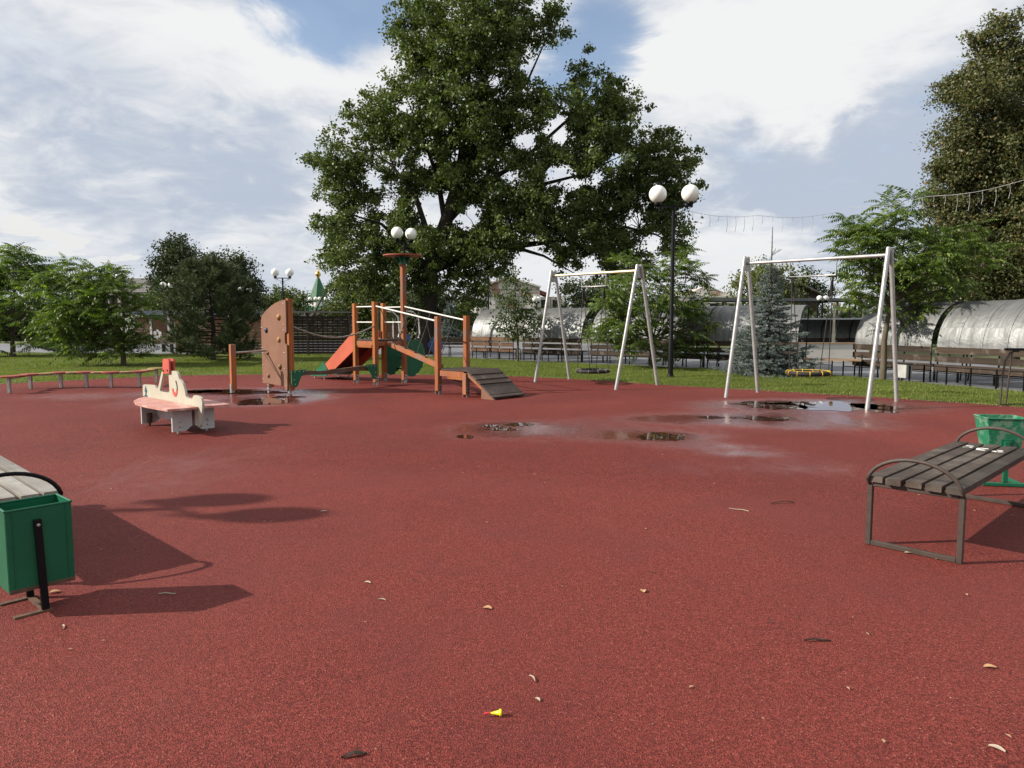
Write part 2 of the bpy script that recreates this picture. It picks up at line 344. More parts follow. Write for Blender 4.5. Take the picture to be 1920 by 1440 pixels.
# ------------------------------------------------------------------ mesh helpers
ROOTLOC = {}
def tag(o, label=None, cat=None, group=None, kind=None):
    if label: o['label'] = label
    if cat: o['category'] = cat
    if group: o['group'] = group
    if kind: o['kind'] = kind
    return o
def thing(name, label, cat, loc=(0, 0, 0), rz=0, group=None):
    o = bpy.data.objects.new(name, None); COL.objects.link(o)
    o.empty_display_size = .2
    o.location = loc; o.rotation_euler = (0, 0, rz)
    ROOTLOC[o.name] = Vector(loc)
    return tag(o, label, cat, group)
def link(name, me, parent=None, loc=(0, 0, 0), rot=(0, 0, 0), scale=None):
    o = bpy.data.objects.new(name, me); COL.objects.link(o)
    if parent: o.parent = parent
    o.location = loc; o.rotation_euler = rot
    if scale: o.scale = scale
    return o
def topmost(o):
    while o.parent: o = o.parent
    return o
class MB:
    def __init__(s): s.v = []; s.f = []; s.sm = []
    def add(s, vs, fs, smooth=False):
        b = len(s.v); s.v += [tuple(x) for x in vs]
        for f in fs: s.f.append(tuple(b + i for i in f)); s.sm.append(smooth)
        return s
    def box(s, c, d, rot=None):
        x, y, z = d[0] / 2, d[1] / 2, d[2] / 2
        vs = [Vector((i, j, k)) for i in (-x, x) for j in (-y, y) for k in (-z, z)]
        if rot is not None: vs = [rot @ p for p in vs]
        c = Vector(c)
        return s.add([p + c for p in vs], [(0, 1, 3, 2), (4, 6, 7, 5), (0, 4, 5, 1), (2, 3, 7, 6), (0, 2, 6, 4), (1, 5, 7, 3)])
    def bar(s, p, q_, w, h, up=(0, 0, 1)):
        p, q_ = Vector(p), Vector(q_); d = q_ - p; L = d.length; x = d / L
        u = Vector(up); y = u.cross(x)
        if y.length < 1e-4: y = Vector((0, 1, 0)).cross(x)
        y.normalize(); z = x.cross(y)
        rot = Matrix((x, y, z)).transposed()
        return s.box((p + q_) / 2, (L, w, h), rot)
    def tube(s, pts, r, n=10, cap=True):
        pts = [Vector(p) for p in pts]
        rs = r if isinstance(r, (list, tuple)) else [r] * len(pts)
        b = []; ref = None
        for i, p in enumerate(pts):
            t = (pts[min(i + 1, len(pts) - 1)] - pts[max(i - 1, 0)]).normalized()
            if ref is None:
                ref = Vector((0, 0, 1)) if abs(t.z) < .9 else Vector((1, 0, 0))
            a = ref - t * ref.dot(t); a.normalize(); ref = a; c = t.cross(a)
            for k in range(n):
                g = 2 * PI * k / n
                b.append(p + (a * math.cos(g) + c * math.sin(g)) * rs[i])
        fs = [(i * n + k, i * n + (k + 1) % n, (i + 1) * n + (k + 1) % n, (i + 1) * n + k) for i in range(len(pts) - 1) for k in range(n)]
        s.add(b, fs, True)
        if cap:
            m = len(pts) - 1
            s.add(b[:n], [tuple(range(n - 1, -1, -1))]); s.add(b[m * n:], [tuple(range(n))])
        return s
    def sphere(s, c, r, nu=20, nv=12, sz=1.0):
        c = Vector(c); vs = [c + Vector((0, 0, -r * sz))]
        for j in range(1, nv):
            a = -PI / 2 + PI * j / nv
            for i in range(nu):
                b = 2 * PI * i / nu; vs.append(c + Vector((r * math.cos(a) * math.cos(b), r * math.cos(a) * math.sin(b), r * sz * math.sin(a))))
        vs.append(c + Vector((0, 0, r * sz))); e = len(vs) - 1
        fs = [(0, 1 + (i + 1) % nu, 1 + i) for i in range(nu)]
        for j in range(nv - 2):
            for i in range(nu):
                a = 1 + j * nu + i; b = 1 + j * nu + (i + 1) % nu
                fs.append((a, b, b + nu, a + nu))
        k = 1 + (nv - 2) * nu
        fs += [(e, k + i, k + (i + 1) % nu) for i in range(nu)]
        return s.add(vs, fs, True)
    def lathe(s, prof, c=(0, 0, 0), n=16, smooth=True):
        c = Vector(c); vs = []
        for r, z in prof:
            for i in range(n):
                a = 2 * PI * i / n; vs.append(c + Vector((r * math.cos(a), r * math.sin(a), z)))
        fs = [(j * n + i, j * n + (i + 1) % n, (j + 1) * n + (i + 1) % n, (j + 1) * n + i) for j in range(len(prof) - 1) for i in range(n)]
        s.add(vs, fs, smooth)
        s.add(vs[:n], [tuple(range(n - 1, -1, -1))]); s.add(vs[-n:], [tuple(range(n))])
        return s
    def prism(s, outline, fn, th, holes=()):
        """outline in 2D, fn(u,v,w) -> point, extruded over w in (-th/2, th/2)"""
        loops = [outline] + list(holes)
        flat = [p for l in loops for p in l]
        tri = tessellate_polygon([[Vector((p[0], p[1], 0)) for p in l] for l in loops])
        n = len(flat)
        vs = [fn(u, v, -th / 2) for u, v in flat] + [fn(u, v, th / 2) for u, v in flat]
        fs = [tuple(reversed(t)) for t in tri] + [tuple(i + n for i in t) for t in tri]
        s.add(vs, fs)
        b = 0
        for l in loops:
            m = len(l); ring = [fn(u, v, -th / 2) for u, v in l] + [fn(u, v, th / 2) for u, v in l]
            s.add(ring, [(i, (i + 1) % m, m + (i + 1) % m, m + i) for i in range(m)])
            b += m
        return s
    def mesh(s, name, m, bevel=0, off=None):
        me = bpy.data.meshes.new(name)
        vs = s.v if off is None else [tuple(Vector(p) - off) for p in s.v]
        me.from_pydata(vs, [], s.f); me.materials.append(m)
        me.polygons.foreach_set('use_smooth', s.sm)
        bm = bmesh.new(); bm.from_mesh(me)
        if bevel:
            bmesh.ops.remove_doubles(bm, verts=bm.verts, dist=1e-5)
            ed = [e for e in bm.edges if len(e.link_faces) == 2 and e.calc_face_angle(0) > .5]
            bmesh.ops.bevel(bm, geom=ed, offset=bevel, segments=1, affect='EDGES', profile=.6)
        bmesh.ops.recalc_face_normals(bm, faces=bm.faces)
        bm.to_mesh(me); bm.free()
        return me
    def build(s, name, m, parent=None, bevel=0, world=False, label=None):
        off = ROOTLOC[topmost(parent).name] if (world and parent) else None
        o = link(name, s.mesh(name, m, bevel, off), parent)
        if label: o['label'] = label
        return o
def piece(name, me, parent, p, q_, up=(0, 0, 1), world=None):
    """a shared unit mesh (1 m long in x) laid from p to q"""
    p, q_ = Vector(p), Vector(q_)
    if world: p, q_ = p - world, q_ - world
    d = q_ - p; L = d.length; x = d / L
    y = Vector(up).cross(x); y.normalize(); z = x.cross(y)
    o = link(name, me, parent)
    o.matrix_local = Matrix.Translation((p + q_) / 2) @ Matrix((x, y, z)).transposed().to_4x4() @ Matrix.Diagonal((L, 1, 1, 1))
    return o
def unit_plank(name, w, h, m, bevel=.004):
    b = MB().box((0, 0, 0), (1, w, h))
    me = b.mesh(name, m, 0)
    return me
def copy_tree(o, parent=None):
    c = o.copy(); COL.objects.link(c)
    if parent: c.parent = parent
    for ch in o.children: copy_tree(ch, c)
    return c
def fastmesh(name, verts, nper, m, idx=None):
    """verts (N*nper,3): N separate polygons of nper corners"""
    n = len(verts) // nper
    me = bpy.data.meshes.new(name)
    me.vertices.add(len(verts)); me.vertices.foreach_set('co', np.ascontiguousarray(verts, dtype=np.float32).ravel())
    me.loops.add(n * nper); me.loops.foreach_set('vertex_index', np.arange(n * nper, dtype=np.int32))
    me.polygons.add(n)
    me.polygons.foreach_set('loop_start', np.arange(0, n * nper, nper, dtype=np.int32))
    me.update(calc_edges=True); me.materials.append(m)
    return me

# ------------------------------------------------------------------ ground, red rubber, path, lawn
def flat_sheet(name, pts, z, m, kind='structure'):
    me = bpy.data.meshes.new(name)
    tri = tessellate_polygon([[Vector((p[0], p[1], 0)) for p in pts]])
    me.from_pydata([(p[0], p[1], z) for p in pts], [], [tuple(t) for t in tri]); me.materials.append(m)
    bm = bmesh.new(); bm.from_mesh(me)
    bmesh.ops.recalc_face_normals(bm, faces=bm.faces)
    for f in bm.faces:
        if f.normal.z < 0: f.normal_flip()
    bm.to_mesh(me); bm.free()
    return tag(link(name, me), kind=kind)
flat_sheet('ground', [(-700, -60), (700, -60), (700, 900), (-700, 900)], -.012, M['soil'])
path_in = [(-60, 41), (-30, 37.5), (-17, 35.3), (-11.0, 35.2), (-7, 34.6), (-5, 33.6), (-2.2, 31.4), (.3, 28.9), (4.5, 25.6), (6.5, 23.9), (8.9, 22.0), (10.2, 19.6), (11.7, 16.0), (12.6, 11), (13.2, 4), (13.5, -4)]
path_out = [(19, -4), (19, 6), (18.5, 13), (17.5, 20), (17.5, 27), (15, 36), (12, 44), (7, 50), (0, 56), (-4, 57), (-17, 52), (-30, 50), (-60, 54)]
flat_sheet('path', path_in + path_out, -.006, M['path'])

EDGE = [(-40, 13.0), (-17, 15.6), (-13.07, 18.17), (-11.18, 20.05), (-10.08, 21.0), (-7.55, 21.47), (-3.21, 21.47), (.31, 20.7), (2.2, 19.4), (4.0, 17.8), (6.47, 15.98), (7.98, 14.76), (9.4, 13.4), (10.8, 11), (11.6, 8), (12, 2), (12.2, -4)]
def edge_y(x):
    xs = [e[0] for e in EDGE]; ys = [e[1] for e in EDGE]
    return float(np.interp(x, xs, ys))
def wetness(x, y):
    w = 0
    for (cx, cy, rx, ry, a) in WET:
        d = ((x - cx) / rx) ** 2 + ((y - cy) / ry) ** 2
        w += a * math.exp(-d * 1.3)
    return min(1.4, w)
WET = []
for px, py, rx, ry, a in [(1530, 762, 260, 16, 1.3), (1400, 785, 260, 12, 1.0), (1560, 800, 200, 14, .6), (1240, 820, 130, 14, .9), (1340, 838, 130, 9, .6), (1400, 851, 100, 7, .6), (950, 803, 120, 16, .9), (1030, 815, 200, 20, .35),
                          (1160, 800, 260, 24, .3), (500, 752, 130, 13, 1.1), (430, 735, 180, 9, 1.1), (590, 742, 60, 8, .5), (120, 745, 160, 10, .5), (250, 760, 120, 14, .4),
                          (300, 880, 260, 60, .30), (700, 840, 300, 40, .18), (1300, 880, 260, 30, .32), (1560, 880, 160, 40, .30), (240, 930, 200, 60, .22)]:
    a0 = G(px - rx, py); a1 = G(px + rx, py); b0 = G(px, py + ry); b1 = G(px, py - ry)
    WET.append(((a0.x + a1.x) / 2, (b0.y + b1.y) / 2, (a1.x - a0.x) / 2, (b1.y - b0.y) / 2, a))
def rubber():
    nx, ny = 230, 170
    xs = np.linspace(-32, 12.1, nx); vs = []; wet = []
    for x in xs:
        ye = edge_y(x) + .12 * mnoise.noise(Vector((x * 1.7, 3, 0))) + .05 * mnoise.noise(Vector((x * 6, 9, 0)))
        for j in range(ny):
            y = -4 + (ye + 4) * j / (ny - 1)
            vs.append((x, y, .012 * mnoise.noise(Vector((x * .35, y * .35, 5))) * min(1, max(0, (y - 3) / 4)) * .0 ))
            wet.append(wetness(x, y))
    fs = [(i * ny + j, (i + 1) * ny + j, (i + 1) * ny + j + 1, i * ny + j + 1) for i in range(nx - 1) for j in range(ny - 1)]
    me = bpy.data.meshes.new('rubber_surface'); me.from_pydata(vs, [], fs); me.materials.append(M['rubber'])
    at = me.attributes.new('wet', 'FLOAT', 'POINT'); at.data.foreach_set('value', wet)
    tag(link('playground_surface', me), kind='structure')
rubber()

def puddle(px, py, rx, ry, seed, arms=.35):
    c = G(px, py); a = G(px + rx, py); n = 72
    rX = a.x - c.x; rY = (G(px, py - ry).y - G(px, py + ry).y) / 2
    cy = (G(px, py - ry).y + G(px, py + ry).y) / 2
    pts = []
    for k in range(n):
        g = 2 * PI * k / n
        u = Vector((math.cos(g), math.sin(g), 0))
        r = 1 + arms * mnoise.noise(u * 1.3 + Vector((seed * 3.1, 0, 0))) + arms * .7 * mnoise.noise(u * 3.7 + Vector((0, seed * 5.7, 0))) + arms * .35 * mnoise.noise(u * 9 + Vector((0, seed * 1.7, 3)))
        pts.append((c.x + rX * r * u.x, cy + rY * r * u.y))
    flat_sheet('puddle', pts, .004, M['puddle'])
for i, a in enumerate([(1455, 760, 62, 7, .55), (1560, 761, 84, 8.5, .55), (1640, 763, 42, 6, .35), (1430, 785, 52, 4, .7), (1335, 783, 22, 2.5, .6), (1240, 819, 46, 7, .4), (872, 819, 16, 3.5, .4), (918, 799, 18, 2.2, .8), (975, 796, 24, 2.6, .7), (945, 805, 26, 2.4, .8),
                       (497, 753, 47, 7, .3), (440, 735.5, 85, 3.6, .6), (375, 734, 40, 3, .5), (540, 744, 28, 2.2, .5), (1660, 771, 22, 3, .5)]):
    puddle(*a[:4], i + 1, a[4])

def grass():
    n = 420000
    x = rng.uniform(-34, 14, n * 2); xs = np.array([e[0] for e in EDGE]); ys = np.array([e[1] for e in EDGE])
    ye = np.interp(x, xs, ys)
    pi = np.array(path_in); yi = np.interp(x, pi[:, 0], pi[:, 1])
    y = ye - .12 + (yi - ye + .1) * rng.random(n * 2)
    # right flank where the lawn runs alongside
    ok = (np.abs(x / np.maximum(y, 1)) < .80) & (yi > ye) & (y > 8)
    keep = rng.random(n * 2) < np.clip(22 / np.maximum(y, 1), 0, 1)
    x, y, ye = x[ok & keep][:n], y[ok & keep][:n], ye[ok & keep][:n]
    # clumps: thin it with a noise
    cl = np.sin(x * 2.1 + np.sin(y * 1.7) * 2) * np.sin(y * 2.6 + np.sin(x * 1.3) * 2)
    edge = np.clip((y - ye) / .7, 0, 1)
    k = rng.random(len(x)) < (.55 + .3 * cl) * (.35 + .65 * edge) + .15
    x, y, cl, edge = x[k], y[k], cl[k], edge[k]; m = len(x)
    h = rng.uniform(.020, .052, m) * (1 + .35 * cl) * (.55 + .45 * edge); w = rng.uniform(.010, .02, m)
    a = rng.uniform(0, 2 * PI, m); b = rng.uniform(0, 2 * PI, m); ln = rng.uniform(.1, .8, m) * h
    v = np.zeros((m, 3, 3))
    v[:, 0] = np.stack([x - np.cos(a) * w / 2, y - np.sin(a) * w / 2, np.full(m, -.012)], 1)
    v[:, 1] = np.stack([x + np.cos(a) * w / 2, y + np.sin(a) * w / 2, np.full(m, -.012)], 1)
    v[:, 2] = np.stack([x + np.cos(b) * ln, y + np.sin(b) * ln, h], 1)
    tag(link('grass', fastmesh('grass', v.reshape(-1, 3), 3, M['grass'])), kind='stuff')
grass()

# ------------------------------------------------------------------ foliage builders
def unit_vecs(n, upbias=0):
    v = rng.normal(size=(n, 3)); v[:, 2] += upbias
    return v / np.linalg.norm(v, axis=1, keepdims=True)
def kites(c, size, droop=.3, wid=.62, upbias=.4, fold=.12):
    n = len(c); t = unit_vecs(n); t[:, 2] -= droop; t /= np.linalg.norm(t, axis=1, keepdims=True)
    nn = unit_vecs(n, upbias); b = np.cross(nn, t); b /= np.linalg.norm(b, axis=1, keepdims=True) + 1e-9; nn = np.cross(t, b)
    L = (size * rng.uniform(.65, 1.25, n))[:, None]
    v = np.zeros((n, 4, 3))
    v[:, 0] = c - t * L * .5; v[:, 2] = c + t * L * .5
    v[:, 1] = c + b * L * wid / 2 + nn * L * fold - t * L * .02; v[:, 3] = c - b * L * wid / 2 + nn * L * fold - t * L * .02
    return v.reshape(-1, 3)
def lobe_clusters(lobes, Y, dens, crad, shell=.45):
    """lobes: (px, py, rpx[, depth shift]) -> cluster centres, lobe centres in metres"""
    cs, centres = [], []
    for l in lobes:
        dyv = l[3] if len(l) > 3 else random.uniform(-.5, .5) * l[2] * Y / FPX * 1.2
        c = P(l[0], l[1], Y + dyv); r = l[2] * Y / FPX
        centres.append((c, r))
        n = max(3, int(dens * (r / crad) ** 2.1))
        u = unit_vecs(n); rad = rng.random(n) ** shell
        p = np.array(c) + u * (rad * r)[:, None] * np.array([1, 1.05, 1.0])
        cs.append(p)
    return np.concatenate(cs), centres
def crown(name, clusters, crad, per, size, m, parent, off, droop=.3, kind=None, wid=.62, squash=.7):
    n = len(clusters)
    cnt = rng.integers(int(per * .5), int(per * 1.5) + 1, n)
    c = np.repeat(clusters, cnt, axis=0)
    sc = np.repeat(rng.uniform(.6, 1.25, n), cnt)[:, None]
    g = rng.normal(size=c.shape) * crad * .52 * sc; g[:, 2] *= squash; g[:, 2] -= np.abs(g[:, 0]) * .15
    v = kites(c + g - np.array(off), size, droop, wid)
    return link(name, fastmesh(name, v, 4, m), parent)
def limb(parent, off, pts, r0, r1, m, name='branch', n=8):
    k = len(pts)
    b = MB().tube([Vector(p) - Vector(off) for p in pts], [r0 + (r1 - r0) * i / (k - 1) for i in range(k)], n)
    return b.build(name, m, parent)
def bend(p, q_, k=6, sag=.08, jit=.05):
    p, q_ = Vector(p), Vector(q_); L = (q_ - p).length
    side = Vector((random.uniform(-1, 1), random.uniform(-1, 1), 0)) * L * jit
    out = []
    for i in range(k):
        t = i / (k - 1)
        out.append(p.lerp(q_, t) + Vector((0, 0, L * sag * math.sin(PI * t))) + side * math.sin(PI * t) + Vector([random.uniform(-1, 1) * L * .015 * (0 < i < k - 1) for _ in range(3)]))
    return out
def broadleaf(name, label, base, Y, lobes, m, bark, trunk_r, fork_z, dens, crad, per, size, group=None, shell=.45, limbs=10, droop=.3, cat='tree', kindcrown=None):
    base = Vector(base)
    t = thing(name, label, cat, base, 0, group)
    cl, cen = lobe_clusters(lobes, Y, dens, crad, shell)
    cl = cl[cl[:, 2] > .15]
    fork = base + Vector((0, 0, fork_z))
    if trunk_r > 0:
        big = sorted(cen, key=lambda c: -c[1])
        top = max(cen, key=lambda c: c[0].z)[0]
        tp = [base + Vector((0, 0, -.05)), base + Vector((0, 0, fork_z * .15)), base + Vector((0, 0, fork_z * .6)), fork] + bend(fork, Vector((top.x * .6 + fork.x * .4, top.y, top.z * .85 + fork.z * .15)), 5, 0, .04)[1:]
        rs = [trunk_r * 1.35, trunk_r * 1.05, trunk_r * .95, trunk_r * .85] + [trunk_r * x for x in (.6, .42, .28, .12)]
        MB().tube(tp, rs, 12).build('trunk', bark, t, world=True)
        for c, r in big[:limbs]:
            sp = fork.lerp(tp[-2], random.uniform(0, .45))
            limb(t, base, bend(sp, c + Vector((0, 0, -r * .15)), 7, .06, .08), trunk_r * .36 * min(1.2, .5 + r * .25), trunk_r * .06, bark)
    crown('crown', cl, crad, per, size, m, t, base, droop)
    return t, cl, cen

# ------------------------------------------------------------------ the big oak
OAK = Vector((-4.27, 34.7, 0))
def oak():
    t = thing('oak_tree', 'huge dark green oak in the middle, dark leaning trunk behind the climbing frame', 'tree', OAK)
    Y = 34.7
    lobes = [(905, 30, 120), (860, 120, 100), (945, 70, 66), (1035, 40, 36), (1000, 60, 24), (770, 60, 34), (745, 45, 22), (800, 20, 50), (790, 130, 62), (745, 170, 36), (770, 230, 80), (735, 225, 40), (690, 255, 56), (705, 215, 30), (632, 300, 38), (600, 305, 22),
             (660, 340, 66), (625, 350, 40), (640, 420, 46), (605, 425, 22), (690, 430, 80), (650, 480, 46), (612, 480, 24), (690, 520, 54), (740, 480, 60), (850, 250, 105), (950, 230, 90), (870, 350, 105), (970, 190, 60), (1085, 215, 66), (1085, 128, 24), (1130, 170, 46),
             (1165, 215, 46), (1150, 270, 80), (1060, 300, 100), (1010, 360, 90), (1180, 340, 82), (1230, 290, 46), (1250, 335, 46), (1285, 310, 24), (1298, 297, 14), (1275, 370, 32), (1130, 400, 84), (1200, 420, 66), (1250, 430, 44), (1272, 470, 30), (1180, 480, 50), (1210, 500, 30), (1130, 460, 52),
             (1050, 420, 84), (1060, 490, 44), (960, 420, 74), (900, 440, 80), (960, 490, 36), (905, 510, 44), (880, 560, 34), (800, 430, 74), (780, 520, 56), (760, 380, 70), (720, 570, 36), (850, 500, 50), (870, 590, 26), (1085, 520, 30), (1145, 500, 26), (820, 330, 70), (1245, 380, 40)]
    cl, cen = lobe_clusters(lobes, Y, 7.6, .52, .5)
    # depth: spread the crown out so that it is a round tree
    cl[:, 1] += np.clip(rng.normal(size=len(cl)) * 1.1, -1.8, 1.8)
    cl = np.array([p for p in cl if mnoise.noise(Vector(p) * .62) + .35 * mnoise.noise(Vector(p) * 1.5) > -.52])
    # leave gaps where the sky looks through
    for px, py, r in [(830, 372, 14), (810, 400, 22), (795, 380, 14), (840, 405, 14), (1040, 240, 16), (1050, 255, 14), (985, 262, 16), (1060, 325, 18), (1040, 330, 16), (1075, 345, 12), (890, 405, 16), (875, 420, 12), (1190, 415, 14), (1000, 470, 18), (1020, 500, 24), (985, 515, 16), (1110, 500, 14), (1100, 545, 22), (1225, 455, 16), (725, 385, 14), (760, 200, 12), (925, 150, 10), (800, 300, 12), (700, 340, 10), (1120, 330, 12), (960, 330, 12), (985, 490, 20), (1075, 525, 20), (1110, 490, 12), (1000, 540, 26), (1150, 545, 18), (720, 430, 10), (680, 400, 10), (1150, 300, 10), (860, 290, 10), (1035, 110, 20), (1065, 100, 12), (1000, 130, 14)]:
        d = ray(px, py); u = cl[:, 0] / cl[:, 1]; tz = (cl[:, 2] - EYE) / cl[:, 1]
        dist = np.hypot(u - d.x / d.y, tz - d.z / d.y) * FPX
        cl = cl[dist > r + 6]
    fork = P(806, 505, Y)
    mid = P(803, 590, Y)
    top = P(880, 120, Y)
    pts = [OAK + Vector((-.15, 0, -.05)), OAK + Vector((-.02, 0, .5)), mid, fork, P(835, 420, Y), P(862, 330, Y), P(875, 230, Y), top]
    MB().tube(pts, [.62, .44, .40, .40, .32, .25, .18, .06], 14).build('trunk', M['bark'], t, world=True)
    for ends, r0 in [([(806, 505), (880, 480), (960, 462), (1060, 450), (1170, 425)], .27), ([(808, 500), (870, 452), (935, 400), (1000, 350), (1080, 240)], .24), ([(835, 420), (900, 350), (980, 300), (1070, 220), (1110, 160)], .17),
                     ([(806, 505), (760, 460), (715, 420), (650, 400)], .18), ([(812, 470), (780, 370), (735, 310), (690, 280)], .16), ([(806, 515), (770, 490), (720, 500), (670, 500)], .13), ([(835, 420), (820, 330), (790, 250), (765, 190)], .15),
                     ([(862, 330), (930, 240), (990, 150), (1030, 60)], .13), ([(1060, 450), (1120, 400), (1190, 330), (1260, 320)], .13), ([(960, 462), (1020, 480), (1090, 520)], .10), ([(1060, 450), (1110, 470), (1150, 500)], .09),
                     ([(1170, 425), (1230, 440), (1270, 460)], .07), ([(875, 230), (830, 150), (790, 90)], .10), ([(880, 480), (900, 520), (880, 570)], .07), ([(1000, 350), (1080, 330), (1170, 290)], .10), ([(862, 330), (905, 200), (920, 90)], .12)]:
        k = [P(x, y, Y + (i * random.uniform(-.8, .8) if i else 0)) for i, (x, y) in enumerate(ends)]
        n = len(k)
        MB().tube(k, [r0 * (1 - .85 * i / (n - 1)) for i in range(n)], 8).build('branch', M['bark'], t, world=True)
    # thin twigs that carry the sprays
    tw = MB(); cc = [Vector(c[0]) for c in cen]
    for p in cl[rng.permutation(len(cl))[:520]]:
        p = Vector(p); a = min(cc, key=lambda c: (c - p).length)
        tw.tube([a + Vector((0, 0, -.2)), (a + p) / 2 + Vector((0, 0, .12)), p], [.03, .02, .008], 4, False)
    o = tw.build('twigs', M['bark'], t, world=True); o['kind'] = 'stuff'
    print('oak clusters', len(cl)); crown('crown', cl, .34, 62, .155, M['oak_leaf'], t, OAK, .35)
oak()

# ------------------------------------------------------------------ other broadleaf trees
broadleaf('linden_tree', 'tall browning tree at the right edge behind the metal shelters', P(1895, 640, 27) * 1 - Vector((0, 0, P(1895, 640, 27).z)), 27,
          [(1875, 45, 26), (1868, 90, 34), (1830, 70, 20), (1840, 130, 30), (1900, 120, 55), (1850, 180, 60), (1800, 160, 32), (1770, 175, 22), (1920, 230, 90), (1840, 260, 80), (1790, 270, 40), (1800, 330, 50), (1765, 320, 22), (1870, 370, 110), (1775, 400, 40), (1745, 370, 20), (1930, 480, 110), (1820, 480, 80), (1770, 480, 40), (1860, 540, 60), (1810, 540, 40), (1980, 300, 120), (2000, 480, 120), (1970, 120, 60), (1905, 40, 20), (1740, 440, 22)],
          M['linden_leaf'], M['bark'], .28, 2.6, 7.5, .38, 70, .115, None, .5, 12)
broadleaf('lime_tree', 'tall dark tree with a narrow crown left of the rounder one, beyond the pine', (-34.6, 75, 0), 75,
          [(330, 462, 26), (320, 485, 34), (350, 500, 36), (310, 520, 32), (340, 540, 40), (365, 545, 36), (300, 550, 20), (325, 575, 40)], M['dark_leaf'], M['bark'], .3, 2.5, 9, .8, 60, .27, None, .5, 6)
broadleaf('round_tree', 'dark round crowned tree right of the tall narrow one beyond the pine', (-29.5, 73, 0), 73,
          [(430, 510, 40), (400, 510, 34), (455, 520, 34), (470, 550, 26), (420, 550, 46), (480, 575, 16), (390, 560, 40)], M['dark_leaf'], M['bark'], .3, 2.5, 9, .8, 60, .27, None, .5, 6)
broadleaf('bushy_tree', 'low olive green tree between the climbing board and the church spire', (-36, 112, 0), 112,
          [(520, 560, 26), (550, 562, 26), (568, 566, 16), (500, 570, 22), (535, 585, 34)], M['mid_leaf'], M['bark'], .25, 1.5, 6, 1.1, 36, .42, None, .5, 4)
broadleaf('weeping_birch', 'pale green drooping tree right of the church spire', (-17.5, 62, 0), 62,
          [(650, 560, 40), (680, 540, 40), (640, 530, 24), (710, 560, 40), (670, 590, 50), (720, 600, 50), (740, 560, 40), (760, 600, 40), (630, 590, 22), (790, 590, 50)], M['mid_leaf'], M['bark_brown'], .2, 1.5, 6, .7, 44, .26, None, .5, 6, .7)
broadleaf('shade_tree', 'dark green tree between the two swings and the ruin, behind the second metal shelter', (6.9, 46, 0), 46,
          [(1085, 560, 34), (1110, 565, 40), (1140, 560, 30), (1070, 580, 24), (1060, 545, 18), (1110, 590, 44), (1150, 585, 36)], M['dark_leaf'], M['bark'], .2, 1.4, 6, .6, 46, .2, None, .5, 6)
broadleaf('grey_willow', 'wispy pale willow behind the left leg of the right swing', (20, 60, 0), 60,
          [(1400, 530, 30), (1430, 520, 36), (1460, 525, 36), (1385, 550, 24), (1480, 545, 30), (1430, 555, 50)], M['pale_leaf'], M['bark_brown'], .2, 1.5, 5, .7, 40, .24, None, .5, 6, .9)
broadleaf('dark_tree', 'small dark tree beside the gabled house roof, between the swing ropes', (33.5, 80, 0), 80,
          [(1505, 520, 18), (1520, 530, 22), (1495, 540, 16), (1530, 545, 20), (1480, 555, 26), (1545, 560, 22), (1510, 560, 30)], M['dark_leaf'], M['bark'], .2, 1.5, 6, .9, 36, .34, None, .5, 4)
broadleaf('pale_bush', 'pale feathery bush above the metal shelter, under the browning tree', (24.5, 45, 0), 45,
          [(1720, 530, 34), (1750, 545, 30), (1700, 550, 30), (1735, 560, 40), (1770, 560, 30), (1690, 530, 20)], M['pale_leaf'], M['bark_brown'], .12, 1.0, 6, .5, 44, .17, None, .5, 5, .7)
broadleaf('hedge_bush', 'light green bush beside the plank kiosk at left', (-27.5, 56, 0), 56,
          [(285, 585, 26), (300, 570, 26), (325, 575, 30), (270, 600, 20), (310, 600, 36), (350, 590, 30)], M['mid_leaf'], M['bark'], .1, .7, 6, .7, 40, .22, None, .5, 4)
broadleaf('leafy_bush', 'wispy pale bush showing above the left swing seat bracket', (10.0, 60, 0), 60,
          [(1120, 535, 24), (1135, 520, 16), (1145, 550, 26), (1105, 530, 18), (1170, 560, 30)], M['pale_leaf'], M['bark_brown'], .12, 1.0, 4, .6, 34, .2, None, .5, 4)
broadleaf('garden_tree', 'dark tree filling the gap behind the big oak trunk', (-6.5, 58, 0), 58,
          [(850, 585, 30), (870, 600, 26), (830, 560, 30), (800, 560, 40), (820, 600, 40), (770, 570, 40)], M['dark_leaf'], M['bark'], .2, 1.5, 6, .7, 42, .26, None, .5, 5)
# low trees and hedges on the skyline that read as one mass
def skyline():
    cl = []
    for x in np.arange(-210, 215, 2.2):
        Y = 150 + 26 * math.sin(x * .05) + random.uniform(-10, 10)
        h = 3.2 + 2.2 * abs(mnoise.noise(Vector((x * .06, 1, 2)))) * 2
        for k in range(13): cl.append((x + random.uniform(-2, 2), Y + random.uniform(-3, 3), random.uniform(.3, h)))
    for x in np.arange(-70, -34, 1.1):
        for k in range(14): cl.append((x + random.uniform(-1, 1), 60 + random.uniform(-2, 2), random.uniform(.2, 2.6 + mnoise.noise(Vector((x * .2, 0, 0))))))
    for x in np.arange(9, 60, 1.1):
        for k in range(14): cl.append((x + random.uniform(-1, 1), 52 + random.uniform(-2, 2), random.uniform(.2, 2.2 + mnoise.noise(Vector((x * .2, 4, 0))))))
    o = crown('distant_trees', np.array(cl), 1.3, 26, .55, M['dark_leaf'], None, (0, 0, 0))
    tag(o, kind='stuff')
skyline()

